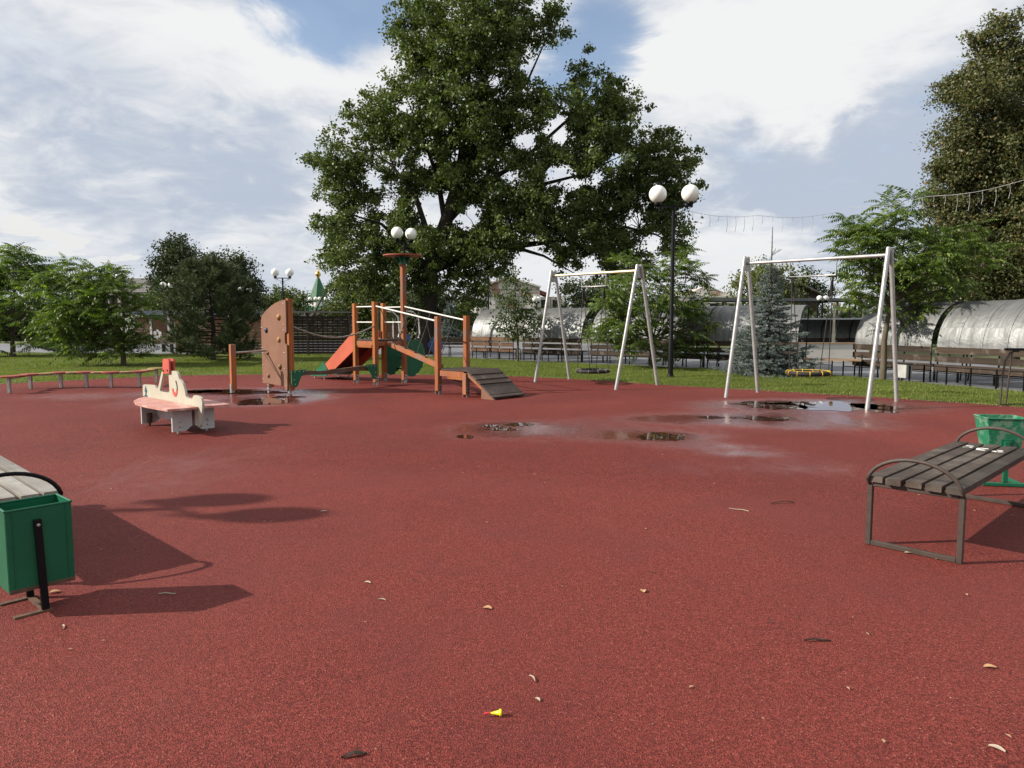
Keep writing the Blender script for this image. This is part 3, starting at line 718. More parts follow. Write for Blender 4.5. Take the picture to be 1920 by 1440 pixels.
# slender young tree in front of the metal shelters
def young_tree():
    b = Vector(G(971, 679)); Y = b.y
    lob = [(965, 510, 12), (950, 530, 14), (975, 535, 16), (960, 560, 22), (985, 560, 16), (940, 570, 16), (965, 585, 26), (995, 585, 18), (935, 595, 16), (1005, 600, 14), (970, 610, 26), (945, 612, 18), (1000, 612, 14), (1020, 595, 10), (955, 625, 18), (985, 624, 14), (925, 604, 8), (935, 555, 8), (1012, 578, 8)]
    cl, cen = lobe_clusters(lob, Y, 4.2, .22, .5)
    cl[:, 1] += rng.normal(size=len(cl)) * .3
    t = thing('young_tree', 'slender young tree with a loose crown in front of the gap between metal shelters', 'tree', b)
    top = P(965, 515, Y)
    MB().tube([b, b + Vector((0, 0, 1)), P(968, 600, Y), P(966, 550, Y), top], [.05, .04, .035, .02, .008], 8).build('trunk', M['bark_brown'], t, world=True)
    for c, r in cen[2:]:
        z = max(1.0, c.z - .9); limb(t, b, bend(Vector((b.x, b.y, z)), c, 4, .02, .04), .018, .005, M['bark_brown'], 'branch', 5)
    crown('crown', cl, .22, 15, .10, M['birch_leaf'], t, b, .5, wid=.75)
young_tree()

# ------------------------------------------------------------------ trees with long pinnate leaves
def frond_mesh(seed, L=.56, pairs=7, droopv=.34, leaf=.2):
    r = random.Random(seed); vs = []; fs = []
    def at(t): return Vector((L * t, .05 * math.sin(t * 3 + seed) * L, -droopv * L * t * t + .34 * L * t))
    def leaflet(c, d, l, w):
        d = d.normalized(); b = Vector((0, 0, 1)).cross(d); b.normalize(); n = d.cross(b)
        i = len(vs)
        vs.extend([c, c + d * l * .40 + b * w / 2 - n * .01, c + d * l - n * l * .22, c + d * l * .40 - b * w / 2 - n * .01]); fs.append((i, i + 1, i + 2, i + 3))
    for k in range(pairs):
        t = .16 + .80 * k / (pairs - 1); c = at(t); tg = (at(min(1, t + .02)) - at(t - .02)).normalized()
        sc = math.sin(PI * (.22 + .66 * t)) * r.uniform(.85, 1.1)
        for s in (-1, 1):
            side = Vector((0, 0, 1)).cross(tg) * s
            leaflet(c, tg * .45 + side + Vector((0, 0, -.42 + r.uniform(-.25, .2))), leaf * sc, leaf * .42 * sc)
    leaflet(at(1), at(1) - at(.9), leaf * .75, leaf * .30)
    for t0, t1 in ((0, .5), (.5, 1)):
        i = len(vs); w = .006
        vs.extend([at(t0) + Vector((0, w, 0)), at(t0) - Vector((0, w, 0)), at(t1) - Vector((0, w * .6, 0)), at(t1) + Vector((0, w * .6, 0))]); fs.append((i, i + 1, i + 2, i + 3))
    return vs, fs
FR = []
FRV = []
for k in range(5):
    v, f = frond_mesh(k, .64, 8, .42 + .15 * k, .175)
    me = bpy.data.meshes.new('pinnate_leaf'); me.from_pydata([tuple(p) for p in v], [], f); me.materials.append(M['frond']); FR.append(me)
    FRV.append((np.array([tuple(p) for p in v]), f))
def pinnate(name, label, base, Y, lobes, ntips, nobj, fscale, group, trunk_pts=None, trunk_r=.09, per=7, cat='tree', dsp=.5):
    base = Vector(base); t = thing(name, label, cat, base, 0, group)
    cl, cen = lobe_clusters(lobes, Y, 1, .4, .55)
    # tips, weighted by lobe area
    wts = np.array([c[1] ** 2 for c in cen]); wts /= wts.sum()
    tips = []
    for k in rng.choice(len(cen), ntips, p=wts):
        c, r = cen[k]; u = unit_vecs(1)[0]; p = Vector(c) + Vector(u) * r * random.random() ** .45
        p.y += random.uniform(-dsp, dsp)
        if p.z > .25: tips.append((p, Vector(c)))
    tips.sort(key=lambda q_: q_[0].y)                # nearest first
    tb = trunk_pts or [base, base + Vector((0, 0, .5)), base + Vector((0, 0, 1.1))]
    n = len(tb)
    MB().tube(tb, [trunk_r * (1.25 - .6 * i / (n - 1)) for i in range(n)], 10).build('trunk', M['bark_brown'], t, world=True)
    fork = Vector(tb[-1])
    for c, r in cen: limb(t, base, bend(fork.lerp(Vector(tb[-2]), random.uniform(0, .6)), c, 5, .04, .06), trunk_r * .4, .012, M['bark_brown'], 'branch', 6)
    tw = MB(); stuff = []; made = 0
    for p, c in tips:
        tw.tube([c, (p + c) / 2 + Vector((0, 0, .06)), p], [.012, .01, .006], 4, False)
        a0 = random.uniform(0, 2 * PI)
        outw = (p - Vector((base.x, base.y, p.z - .4))); outw.normalize()
        for k in range(per):
            a = a0 + 2 * PI * k / per + random.uniform(-.3, .3)
            pitch = random.uniform(-1.0, .55)
            d = Vector((math.cos(a), math.sin(a), math.sin(-pitch) * .8)) + outw * .55
            d.normalize()
            sc = fscale * random.uniform(.75, 1.2)
            rot = d.to_track_quat('X', 'Z').to_matrix() @ Matrix.Rotation(random.uniform(-1.0, 1.0), 3, 'X')
            loc = p + Vector((0, 0, random.uniform(-.12, .08)))
            j = random.randrange(5)
            if made < nobj:
                o = bpy.data.objects.new('leaf', FR[j]); COL.objects.link(o); o.parent = t
                o.matrix_local = Matrix.Translation(loc - base) @ rot.to_4x4() @ Matrix.Scale(sc, 4)
                made += 1
            else:
                v = FRV[j][0] * sc @ np.array(rot).T + np.array(loc - base)
                stuff.append(v[np.array(FRV[j][1]).ravel()])
    o = tw.build('twigs', M['bark_brown'], t, world=True); o['kind'] = 'stuff'
    if stuff:
        o = link('inner_leaves', fastmesh('inner_leaves', np.concatenate(stuff), 4, M['frond']), t); o['kind'] = 'stuff'
    return t
PG = 'trees with long pinnate leaves'
b = G(1655, 711)
pinnate('walnut_tree', 'leafy tree with long pinnate leaves right of the right swing, its thin trunk forking', b, b.y,
        [(1640, 430, 46), (1700, 410, 44), (1610, 430, 34), (1660, 470, 60), (1750, 440, 50), (1800, 450, 40), (1840, 460, 30), (1780, 500, 50), (1710, 510, 60), (1620, 500, 34), (1600, 490, 26), (1610, 560, 36), (1630, 588, 20), (1650, 540, 40), (1730, 590, 24), (1760, 620, 20), (1700, 560, 40), (1700, 640, 30), (1720, 655, 24), (1860, 440, 18), (1580, 440, 18), (1790, 540, 30), (1680, 390, 24)],
        150, 300, .86, PG, [b, P(1657, 680, b.y), P(1658, 640, b.y), P(1664, 600, b.y), P(1672, 560, b.y)], .075)
b = G(1222, 690)
pinnate('walnut_tree', 'bushy tree with long pinnate leaves behind the black lamp post, leaves down to the grass', b, b.y,
        [(1180, 510, 34), (1210, 545, 50), (1170, 560, 46), (1260, 500, 26), (1275, 490, 18), (1285, 530, 34), (1250, 560, 50), (1300, 570, 34), (1200, 610, 50), (1160, 610, 34), (1135, 625, 20), (1250, 620, 50), (1300, 610, 32), (1320, 620, 16), (1210, 660, 34), (1260, 660, 34), (1300, 655, 24), (1310, 520, 18), (1180, 645, 26), (1150, 560, 22)],
        165, 300, .80, PG, None, .07)
b = G(232, 685)
pinnate('walnut_tree', 'spreading shrub with pinnate leaves on the left lawn, nearest the stepping trail', b, b.y,
        [(150, 530, 40), (190, 520, 40), (215, 510, 24), (230, 545, 34), (170, 570, 50), (120, 560, 40), (215, 590, 46), (250, 600, 26), (140, 610, 46), (190, 630, 40), (230, 640, 34), (105, 600, 30), (100, 530, 24), (130, 500, 18), (160, 500, 16), (210, 665, 24), (250, 640, 18), (190, 655, 26), (150, 648, 24), (110, 636, 26), (85, 620, 24)],
        150, 300, 1.0, PG, None, .08)
b = G(25, 668)
pinnate('walnut_tree', 'taller pinnate leaved tree at the left edge of the lawn', b, b.y,
        [(30, 500, 34), (60, 510, 34), (0, 510, 40), (20, 540, 50), (70, 550, 40), (90, 520, 24), (-20, 560, 50), (40, 590, 50), (80, 590, 34), (10, 630, 44), (60, 630, 36), (-40, 610, 50), (25, 480, 18), (-30, 500, 34)],
        150, 300, 1.2, PG, None, .1)

# ------------------------------------------------------------------ conifers
def needles(p, d, n, ln, w, spread):
    """n thin triangles fanning from shoots p (k,3) along d (k,3)"""
    k = len(p)
    P_ = np.repeat(p, n, 0); D = np.repeat(d, n, 0)
    t = rng.random(len(P_))[:, None]
    base = P_ + D * t
    dn = D / (np.linalg.norm(D, axis=1, keepdims=True) + 1e-9)
    a = dn * (1 - spread) + unit_vecs(len(P_)) * spread; a /= np.linalg.norm(a, axis=1, keepdims=True)
    s = np.cross(a, unit_vecs(len(P_))); s /= np.linalg.norm(s, axis=1, keepdims=True) + 1e-9
    L = ln * rng.uniform(.7, 1.2, len(P_))[:, None]
    v = np.stack([base - s * w / 2, base + s * w / 2, base + a * L], 1)
    return v.reshape(-1, 3)
def pine():
    b = G(400, 675); Y = b.y
    t = thing('pine_tree', 'dark long needled pine on the lawn behind the stepping trail', 'tree', b)
    H = P(392, 478, Y).z
    MB().tube([b, b + Vector((.05, 0, H * .3)), b + Vector((-.05, 0, H * .6)), b + Vector((-.12, 0, H * .97))], [.11, .09, .06, .015], 8).build('trunk', M['bark'], t, world=True)
    ps, ds = [], []
    for i in range(66):
        z = .12 + (H - .7) * (i / 65) ** 1.05
        f = z / H
        Lm = (2.05 - .1 * random.random()) * (math.sin(PI * min(1, .30 + f * .70)) ** .75) * (1.0 if f < .75 else .85)
        a = i * 2.4 + random.uniform(-.3, .3); Lb = Lm * random.uniform(.75, 1.1)
        d = Vector((math.cos(a), math.sin(a), 0))
        s0 = Vector((b.x - .1 * f, b.y, z))
        pts = [s0, s0 + d * Lb * .4 + Vector((0, 0, .02)), s0 + d * Lb * .75 + Vector((0, 0, .14 * Lb * min(1, f * 3))), s0 + d * Lb + Vector((0, 0, .36 * Lb * min(1, f * 2.5)))]
        limb(t, b, pts, .035, .01, M['bark'], 'branch', 5)
        for k in range(34):
            u = random.uniform(.25, 1); q_ = pts[1].lerp(pts[2], (u - .25) / .4) if u < .65 else pts[2].lerp(pts[3], (u - .65) / .35)
            sh = (d * random.uniform(.0, .7) + Vector((random.uniform(-.8, .8), random.uniform(-.8, .8), random.uniform(.3, 1.1)))).normalized() * random.uniform(.16, .34)
            ps.append(q_ + Vector([random.uniform(-.16, .16) for _ in range(3)])); ds.append(sh)
    for k in range(36):
        z = H - random.uniform(0, .9); ps.append(Vector((b.x - .12 + random.uniform(-.22, .22) * (H - z + .3), b.y + random.uniform(-.2, .2), z - .3))); ds.append(Vector((random.uniform(-.15, .15), random.uniform(-.1, .1), random.uniform(.3, .45))))
    p = np.array([tuple(x - b) for x in ps]); d = np.array([tuple(x) for x in ds])
    o = link('crown', fastmesh('crown', needles(p, d, 70, .15, .014, .45), 3, M['pine']), t)
pine()
def spruce(label, base, H, R0, shoots, scale=1.0, leader=.9):
    b = Vector(base)
    t = thing('blue_spruce', label, 'tree', b, 0, 'blue spruces')
    MB().tube([b, b + Vector((0, 0, H * .5)), b + Vector((0, 0, H - leader)), b + Vector((0, 0, H))], [.075 * scale, .05 * scale, .022 * scale, .008], 8).build('trunk', M['bark'], t, world=True)
    ps, ds = [], []
    Hc = H - leader; nt = int(13 + 5 * scale)
    for i in range(nt):
        f = i / (nt - 1); z = .12 + (Hc - .15) * f ** .92
        Rm = R0 * (1 - f) ** 1.12 + .12
        nb = int(7 + 6 * (1 - f))
        for k in range(nb):
            a = 2 * PI * k / nb + i * .7 + random.uniform(-.2, .2); L = Rm * random.uniform(.55, 1.18)
            d = Vector((math.cos(a), math.sin(a), 0)); zz = z + random.uniform(-.06, .06)
            up = .10 if f < .7 else .55
            e1_ = Vector((b.x, b.y, zz)); e2_ = e1_ + d * L * .6 + Vector((0, 0, -.12 * L)); e3 = e1_ + d * L + Vector((0, 0, up * L - .08 * L))
            limb(t, b, [e1_, e2_, e3], .014 * scale, .004, M['bark'], 'branch', 4)
            ns = max(4, int(shoots * L))
            for j in range(ns):
                u = random.uniform(.12, 1); q_ = e1_.lerp(e2_, u / .6) if u < .6 else e2_.lerp(e3, (u - .6) / .4)
                side = Vector((-d.y, d.x, 0)) * random.choice((-1, 1))
                s_ = (d * random.uniform(.5, 1) + side * random.uniform(.2, 1) + Vector((0, 0, random.uniform(-.35, .1)))).normalized() * random.uniform(.10, .22) * scale
                ps.append(q_ + side * random.uniform(0, .16) * L); ds.append(s_)
    for k in range(10):
        a = k * 2.4; ps.append(b + Vector((0, 0, Hc + leader * .35 * (k % 3) / 2 - .05))); ds.append(Vector((math.cos(a) * .25, math.sin(a) * .25, .16)) * scale)
    ps.append(b + Vector((0, 0, Hc))); ds.append(Vector((0, 0, leader * .9)))
    p = np.array([tuple(x - b) for x in ps]); d = np.array([tuple(x) for x in ds])
    link('crown', fastmesh('crown', needles(p, d, 34, .055 * scale, .015 * scale, .6), 3, M['spruce']), t)
spruce('blue green spruce with a long bare leader inside the right swing frame', G(1440, 703), 4.35, 1.25, 34, 1.0, 1.2)
spruce('small distant blue spruce seen between the posts of the climbing frame', G(845, 641), 3.2, .95, 26, 1.5, .4)
def juniper():
    b = G(130, 664); t = thing('juniper_bush', 'low grey green spreading juniper under the pinnate shrub at left', 'bush', b)
    ps, ds = [], []
    st = MB()
    for i in range(90):
        a = random.uniform(0, 2 * PI); L = random.uniform(.4, 1.25)
        d = Vector((math.cos(a) * 1.25, math.sin(a), random.uniform(.25, .6))) * L
        st.tube([b, b + d * .5, b + d], [.012, .01, .004], 4, False)
        for k in range(12):
            u = random.uniform(.25, 1); ps.append(b + d * u + Vector([random.uniform(-.08, .08) for _ in range(3)])); ds.append(d.normalized() * .16)
    o = st.build('stems', M['bark'], t, world=True)
    p = np.array([tuple(x - b) for x in ps]); d = np.array([tuple(x) for x in ds])
    link('foliage', fastmesh('foliage', needles(p, d, 22, .07, .012, .5), 3, M['spruce']), t)
juniper()

# ------------------------------------------------------------------ lamps with opal globes
def street_lamp(label, px, base_y_or_Y, H, gsep, ang, rad=.24, mats=('black', 'globe', 'globe'), loc=None, nglobe=2, scroll=True, group='black lamp posts with round globes'):
    b = Vector(loc) if loc else P(px, 600, base_y_or_Y); b.z = 0
    t = thing('street_lamp', label, 'street lamp', b, ang, group)
    pole, g1, g2 = (M[x] for x in mats)
    MB().tube([(0, 0, -.02), (0, 0, 1.0), (0, 0, 1.05), (0, 0, H)], [.075, .075, .058, .05], 14).build('pole', pole, t)
    MB().lathe([(.12, 0), (.12, .025), (.085, .03), (.08, .10)], n=16).build('base_collar', pole, t)
    if nglobe == 2:
        MB().bar((-gsep / 2 - .08, 0, H - .03), (gsep / 2 + .08, 0, H - .03), .05, .05).build('crossbar', pole, t)
        for s, gm in ((-1, g1), (1, g2)):
            g = MB().sphere((s * gsep / 2, 0, H + .07 + rad), rad, 28, 18).build('globe', gm, t)
            MB().lathe([(.07, H - .005), (.10, H + .03), (.10, H + .075), (.085, H + .09)], (s * gsep / 2, 0, 0), 14).build('globe_holder', pole, g)
            if scroll:
                pts = [(s * (.03 + .36 * u * gsep / .66), 0, H - .30 + .24 * u ** .6) for u in np.linspace(0, 1, 9)]
                cx, cz = s * gsep * .40, H - .13
                curl = [(cx + s * (.075 - .004 * k) * math.cos(k * .62), 0, cz + (.075 - .004 * k) * math.sin(k * .62)) for k in range(15)]
                c2 = [(s * .10 + .055 * math.cos(k * .6), 0, H - .32 + .055 * math.sin(k * .6)) for k in range(11)]
                MB().tube(pts, .009, 5).tube(curl, .008, 5).tube(c2, .008, 5).build('scroll_bracket', pole, t)
    else:
        g = MB().sphere((0, 0, H + .04 + rad), rad, 24, 16).build('globe', g1, t)
        MB().lathe([(.06, H - .01), (.09, H + .02), (.09, H + .06)], n=12).build('globe_holder', pole, g)
    return t
street_lamp('near black lamp post with two white globes between the two swings', 0, 0, 4.84, .89, R(-8), .245, loc=G(1257, 707))
street_lamp('two globe lamp above the wooden mast of the climbing frame', 760, 30, 4.9, .66, R(38), .245)
street_lamp('two globe lamp rising behind the curved climbing board', 532, 46, 4.36, .90, R(8), .25)
street_lamp('two globe lamp between the left pinnate shrub and the pine', 316, 54, 4.0, .56, R(10), .225)
street_lamp('lamp with two shaded globes in front of the ruined white building', 916, 48, 4.6, .52, R(12), .25, ('black', 'globe_shaded', 'globe_shaded'))
street_lamp('lamp whose globe shows at the upper right of the left pinnate shrub', 231, 54, 4.62, .36, R(0), .245)
street_lamp('left one of two lamps whose globes peep past the right side of the pine', 461, 70, 4.3, .84, R(5), .25)
street_lamp('right one of two lamps whose globes peep past the right side of the pine', 478.5, 77, 4.15, .52, R(5), .25)
street_lamp('left one of two far lamps below the green church spire', 587.5, 98, 4.3, .78, R(0), .26)
street_lamp('right one of two far lamps below the green church spire', 606, 98, 4.3, .86, R(0), .26)
street_lamp('far two globe lamp behind the right swing ropes above the dark canopy', 1541, 40, 2.66, .36, R(0), .145, group='small lamps behind the metal shelters')
street_lamp('cream post with one yellow globe under the dark canopy behind the swing ropes', 1564, 34, 2.26, 0, 0, .09, ('cream_pole', 'globe_yellow', 'globe_yellow'), nglobe=1, group='small lamps behind the metal shelters')
street_lamp('lamp globe peeping through the walnut leaves left of the right swing post', 1618, 38, 2.7, 0, 0, .14, ('cream_pole', 'globe_yellow', 'globe_yellow'), nglobe=1, group='small lamps behind the metal shelters')
street_lamp('white globe lamp between the walnut leaves and the browning tree', 1765, 36, 2.95, 0, 0, .15, nglobe=1, group='small lamps behind the metal shelters')
street_lamp('two globe lamp beside the left post of the left swing, before the ruin', 1006, 55, 3.0, .30, R(30), .2)
street_lamp('lamp out to the left whose shadow falls by the left bench', 0, 0, 4.6, .81, R(-38), .245, loc=(-10.45, 5.2, 0))

# ------------------------------------------------------------------ string lights
def string_lights(label, pts3, seed):
    b = Vector(pts3[0]); b.z = 0
    t = thing('string_lights', label, 'string lights', b, 0, 'icicle string lights')
    r = random.Random(seed); line = []
    for i in range(len(pts3) - 1):
        for k in range(8): line.append(Vector(pts3[i]).lerp(Vector(pts3[i + 1]), k / 8) - Vector((0, 0, .10 * math.sin(PI * k / 8))))
    line.append(Vector(pts3[-1]))
    MB().tube(line, .0045, 5).build('wire', M['wire'], t, world=True)
    st = MB(); tot = 0
    for i in range(len(line) - 1):
        d = (line[i + 1] - line[i]).length; n = max(1, int(d / .42))
        for k in range(n):
            p = line[i].lerp(line[i + 1], (k + .5) / n); L = r.choice((.14, .22, .32, .42))
            st.tube([p, p + Vector((.02, 0, -L * .5)), p + Vector((-.01, 0, -L))], [.0035, .0045, .006], 4)
    o = st.build('light_strands', M['wire'], t, world=True); o['kind'] = 'stuff'
string_lights('icicle lights strung from the near lamp post to the walnut tree, over the right swing', [P(1290, 395, 20.5), P(1420, 404, 20.6), P(1570, 398, 21)], 1)
string_lights('icicle lights strung over the walnut tree to the right edge of the picture', [P(1590, 388, 21), P(1740, 368, 18.5), P(1935, 333, 16)], 2)

# ------------------------------------------------------------------ metal shelters
SH_R, SH_Z = 1.18, .95
def shelter_prototypes(L):
    out = {}
    n = 4; w = L / n
    def prof(a): return SH_R * (1 - math.cos(a)), SH_Z + SH_R * math.sin(a)
    for row, (a0, a1) in {'low': (R(-2), R(24)), 'high': (R(24), R(113))}.items():
        out[row] = []
        for v in range(3):
            nu, nv = 8, (5 if row == 'low' else 16); vs = []; fs = []
            off = .004 if row == 'low' else .0
            for i in range(nu + 1):
                for j in range(nv + 1):
                    a = a0 + (a1 - a0) * j / nv; y, z = prof(a)
                    edge = min(i, nu - i) / nu * 2
                    dn = .018 * mnoise.noise(Vector((i / nu * 1.4 + v * 9, a * 2.1, 1.5 + (7 if row == 'low' else 0)))) * min(1, edge * 2.2) + .006 * mnoise.noise(Vector((i / nu * 4 + v * 5, a * 6, 4))) + off
                    vs.append((i / nu * (w - .014) - (w - .014) / 2, y - math.cos(a) * dn, z + math.sin(a) * dn))
            m = nv + 1
            fs = [(i * m + j, i * m + j + 1, (i + 1) * m + j + 1, (i + 1) * m + j) for i in range(nu) for j in range(nv)]
            b = MB().add(vs, fs, True)
            inner = [(x, y + math.cos(0) * .006, z - .004) for x, y, z in vs]
            b.add(inner, [tuple(reversed(f)) for f in fs], True)
            out[row].append(b.mesh('roof_panel', M['sheet']))
    return out
SH_CACHE = {}
def shelter(label, p0, p1, zoff=0, slatm='slat'):
    p0, p1 = Vector((*p0, 0)), Vector((*p1, 0)); d = p1 - p0; L = round(d.length, 2); rz = math.atan2(d.y, d.x)
    t = thing('metal_shelter', label, 'shelter', p0, rz, 'arched metal shelters over benches')
    key = round(L, 1)
    if key not in SH_CACHE: SH_CACHE[key] = shelter_prototypes(L)
    pr = SH_CACHE[key]; n = 4; w = L / n
    for i in range(n):
        for row in ('low', 'high'):
            link('roof_panel', pr[row][random.randrange(3)], t, ((i + .5) * w, 0, 0))
    # arched ribs with their legs
    for x in (.02, L / 3, L * 2 / 3, L - .02):
        arc = [(x, .03 + (SH_R - .03) * (1 - math.cos(a)), SH_Z + (SH_R - .03) * math.sin(a)) for a in np.linspace(0, R(113), 14)]
        MB().tube([(x, .03, 0)] + [(x, .03, SH_Z - .02)] + arc, .022, 6).build('arched_rib', M['black'], t)
    for x in (.02, L - .02):
        ex, ez = SH_R * (1 - math.cos(R(105))), SH_Z + SH_R * math.sin(R(105)) - .05
        MB().tube([(x, ex, ez), (x, ex - .28, 0)], .02, 6).build('front_strut', M['black'], t)
    for z, y in ((.85, -.012), (.625, -.014), (.40, -.016)):
        piece('back_board', unit_board(slatm), t, (-.02, y, z), (L + .02, y, z), (0, -1, .0))
    for y in (.16, .29, .42): piece('seat_board', unit_seat(slatm), t, (0, y, .44), (L, y, .44))
    for x in (.25, L / 2, L - .25):
        MB().bar((x, .06, .40), (x, .52, .40), .04, .04).bar((x, .50, 0), (x, .50, .38), .04, .04, (0, 1, 0)).build('bench_leg', M['black'], t)
    MB().bar((0, .05, .30), (L, .05, .30), .03, .03).build('bottom_rail', M['black'], t)
    return t
UB = {}
def unit_board(m):
    if m not in UB: UB[m] = unit_plank('back_board', .165, .03, M[m])
    return UB[m]
US = {}
def unit_seat(m):
    if m not in US: US[m] = unit_plank('seat_board', .11, .035, M[m])
    return US[m]
shelter('leftmost metal shelter, behind the slender young tree, its back boards warm brown', (-1.75, 31.1), (.05, 29.6), 0, 'slat_warm')
shelter('metal shelter between the slender young tree and the left swing seat', (.45, 29.0), (2.65, 27.35))
shelter('metal shelter behind the left swing, mostly hidden by the walnut bush', (3.0, 27.2), (4.95, 25.75))
shelter('metal shelter hidden behind the walnut bush and the black lamp post', (5.0, 25.7), (6.6, 24.5))
shelter('metal shelter behind the blue spruce, its arched end open towards the swing ropes', (6.65, 24.4), (9.1, 22.75))
shelter('metal shelter behind the walnut trunk and right swing post', (10.05, 21.0), (11.0, 18.75))
shelter('rightmost metal shelter with a dented shiny roof under the browning tree', (11.05, 18.6), (11.95, 16.35))
shelter('far metal shelter facing the playground, dark inside, behind the swing ropes', (18.2, 35.6), (14.3, 36.4)).scale = (1, 1, .82)

def low_fence(label, pts, h=.46, step=.62):
    b = Vector((*pts[0], 0)); t = thing('low_fence', label, 'fence', b, 0, 'low black steel fences')
    for i in range(len(pts) - 1):
        p, q_ = Vector((*pts[i], 0)), Vector((*pts[i + 1], 0)); L = (q_ - p).length; n = max(1, round(L / step))
        for z in (h - .02, h * .62):
            MB().bar(p + Vector((0, 0, z)), q_ + Vector((0, 0, z)), .022, .022).build('rail', M['black'], t, world=True)
        for k in range(n + 1):
            c = p.lerp(q_, k / n); MB().box(c + Vector((0, 0, h / 2)), (.03, .03, h)).build('fence_post', M['black'], t, world=True)
low_fence('low black fence along the grass under the two right metal shelters', [(9.75, 21.0), (10.75, 18.6), (11.65, 16.2)])
low_fence('low black fence along the grass under the shelter by the spruce', [(6.4, 24.2), (8.95, 22.45), (9.6, 21.4)])
low_fence('low black fence along the grass under the leftmost shelters', [(-2.0, 31.0), (-.1, 29.3), (.35, 28.85), (2.5, 27.1)])

# tall frame and bin by the right shelters
def bin_box(label, p, rz=0, s=1.0):
    t = thing('litter_bin', label, 'bin', p, rz)
    MB().box((0, 0, .34 * s), (.34 * s, .28 * s, .44 * s)).build('box', M['white_box'], t, .01)
    for x in (-.19, .19): MB().box((x * s, 0, .27 * s), (.03, .03, .54 * s)).build('leg', M['black'], t)
    MB().box((0, 0, .573 * s), (.36 * s, .30 * s, .02)).build('rim', M['black'], t)
bin_box('white box bin on black legs under the right shelter, right of the walnut trunk', (10.4, 18.9, 0), R(-66), .82)
bin_box('white bin by the picnic bench at the far left, right of the pinnate shrub', P(272, 600, 44) * Vector((1, 1, 0)) if False else (P(272, 600, 44).x, 44, 0), 0, 1.3)

def arch_rack():
    b = G(1888, 759); t = thing('arched_rail', 'green grey arched tube rail standing on the grass at the right edge', 'rail', b)
    pts = [(-.17, -.05, 0), (-.14, -.03, .55), (-.08, 0, .84), (.02, .03, .99), (.14, .06, 1.03), (.22, .08, 1.02)]
    MB().tube(pts, .018, 8).build('arched_tube', M['brown_steel'], t)
    MB().tube([(.06, .12, 0), (.08, .1, .6), (.09, .08, 1.0)], .016, 8).build('upright', M['brown_steel'], t)
    MB().bar((-.17, -.05, .012), (.50, .10, .012), .04, .02).build('foot_bar', M['brown_steel'], t)
    MB().box((.12, .06, 1.06), (.30, .14, .045)).build('top_plate', M['black'], t)
arch_rack()

# ------------------------------------------------------------------ benches
def slat_bench(name, label, loc, rz, L, wm, plank, n=5, seat_h=.445, group=None, width=.575, steel='brown_steel', marks=False, arch=.15):
    """frame hoop at each end, planks along local y, width along local x"""
    t = thing(name, label, 'bench', loc, rz, group)
    pw = .098; pitch = (width - pw + .02) / (n - 1)
    me = unit_plank('plank', pw, .042, M[plank])
    for i in range(n):
        x = -.01 + pw / 2 + i * pitch; e = random.uniform(-.012, .012)
        piece('plank', me, t, (x, -.03 + e, seat_h + .041), (x, L + .03 + e, seat_h + .041))
    for y in (0.02, L - .02):
        b = MB()
        b.bar((0, y, 0.0), (0, y, seat_h), .036, .036, (0, 1, 0)).build('leg', M[steel], t, .004)
        b = MB(); b.bar((width, y, 0.0), (width, y, seat_h), .036, .036, (0, 1, 0)).build('leg', M[steel], t, .004)
        MB().bar((.018, y, .018), (width - .018, y, .018), .034, .034).build('foot_rail', M[steel], t, .004)
        MB().bar((.018, y, seat_h + .001), (width - .018, y, seat_h + .001), .036, .034).build('seat_rail', M[steel], t, .004)
        arcp = [(width / 2 - (width / 2 + .012) * math.cos(a), y - .05 * (1 if y < L / 2 else -1), seat_h + .005 + (arch + .055) * math.sin(a)) for a in np.linspace(0, PI, 19)]
        arcp[0] = (-.005, y, seat_h - .01); arcp[-1] = (width + .005, y, seat_h - .01)
        MB().tube(arcp, .014, 8).build('arm_hoop', M[steel], t)
    if marks:
        b = MB(); z = seat_h + .0645
        def stroke(pts, r=.012):
            for k in range(len(pts) - 1): b.bar((pts[k][0], pts[k][1], z), (pts[k + 1][0], pts[k + 1][1], z), r * 2, .002)
        stroke([(.135, L - .31), (.17, L - .27), (.20, L - .30)], .006); stroke([(.245, L - .36), (.31, L - .36)], .02); stroke([(.25, L - .33), (.25, L - .27), (.31, L - .26)], .015)
        stroke([(.365, L - .35), (.40, L - .37), (.43, L - .34)], .016); stroke([(.38, L - .29), (.42, L - .28)], .011); stroke([(.13, L - .2), (.19, L - .21)], .009)
        b.build('paint_mark', M['paint_white'], t)
    return t
def ang(d): return math.atan2(-d[0], d[1])
slat_bench('park_bench', 'dark weathered bench at the right with white paint marks on its far planks', G(1626, 1021), ang((.72, .69)), 2.08, None, 'bench_dark', marks=True, group='slatted benches beside the red surface')
lb = Vector((-2.96, 4.58, 0)); dl = Vector((-.72, .69, 0)); wl = Vector((.69, .72, 0))
slat_bench('park_bench', 'bleached bench cut by the left edge of the picture, behind the green bin', lb - wl * .575, ang((-.72, .69)), 2.08, None, 'bench_pale', group='slatted benches beside the red surface', steel='black')
slat_bench('park_bench', 'pale wooden bench on the grass beyond the right swing seat, near the shelters', (8.75, 21.35, 0), R(-115), 1.5, None, 'pale_wood', steel='black')

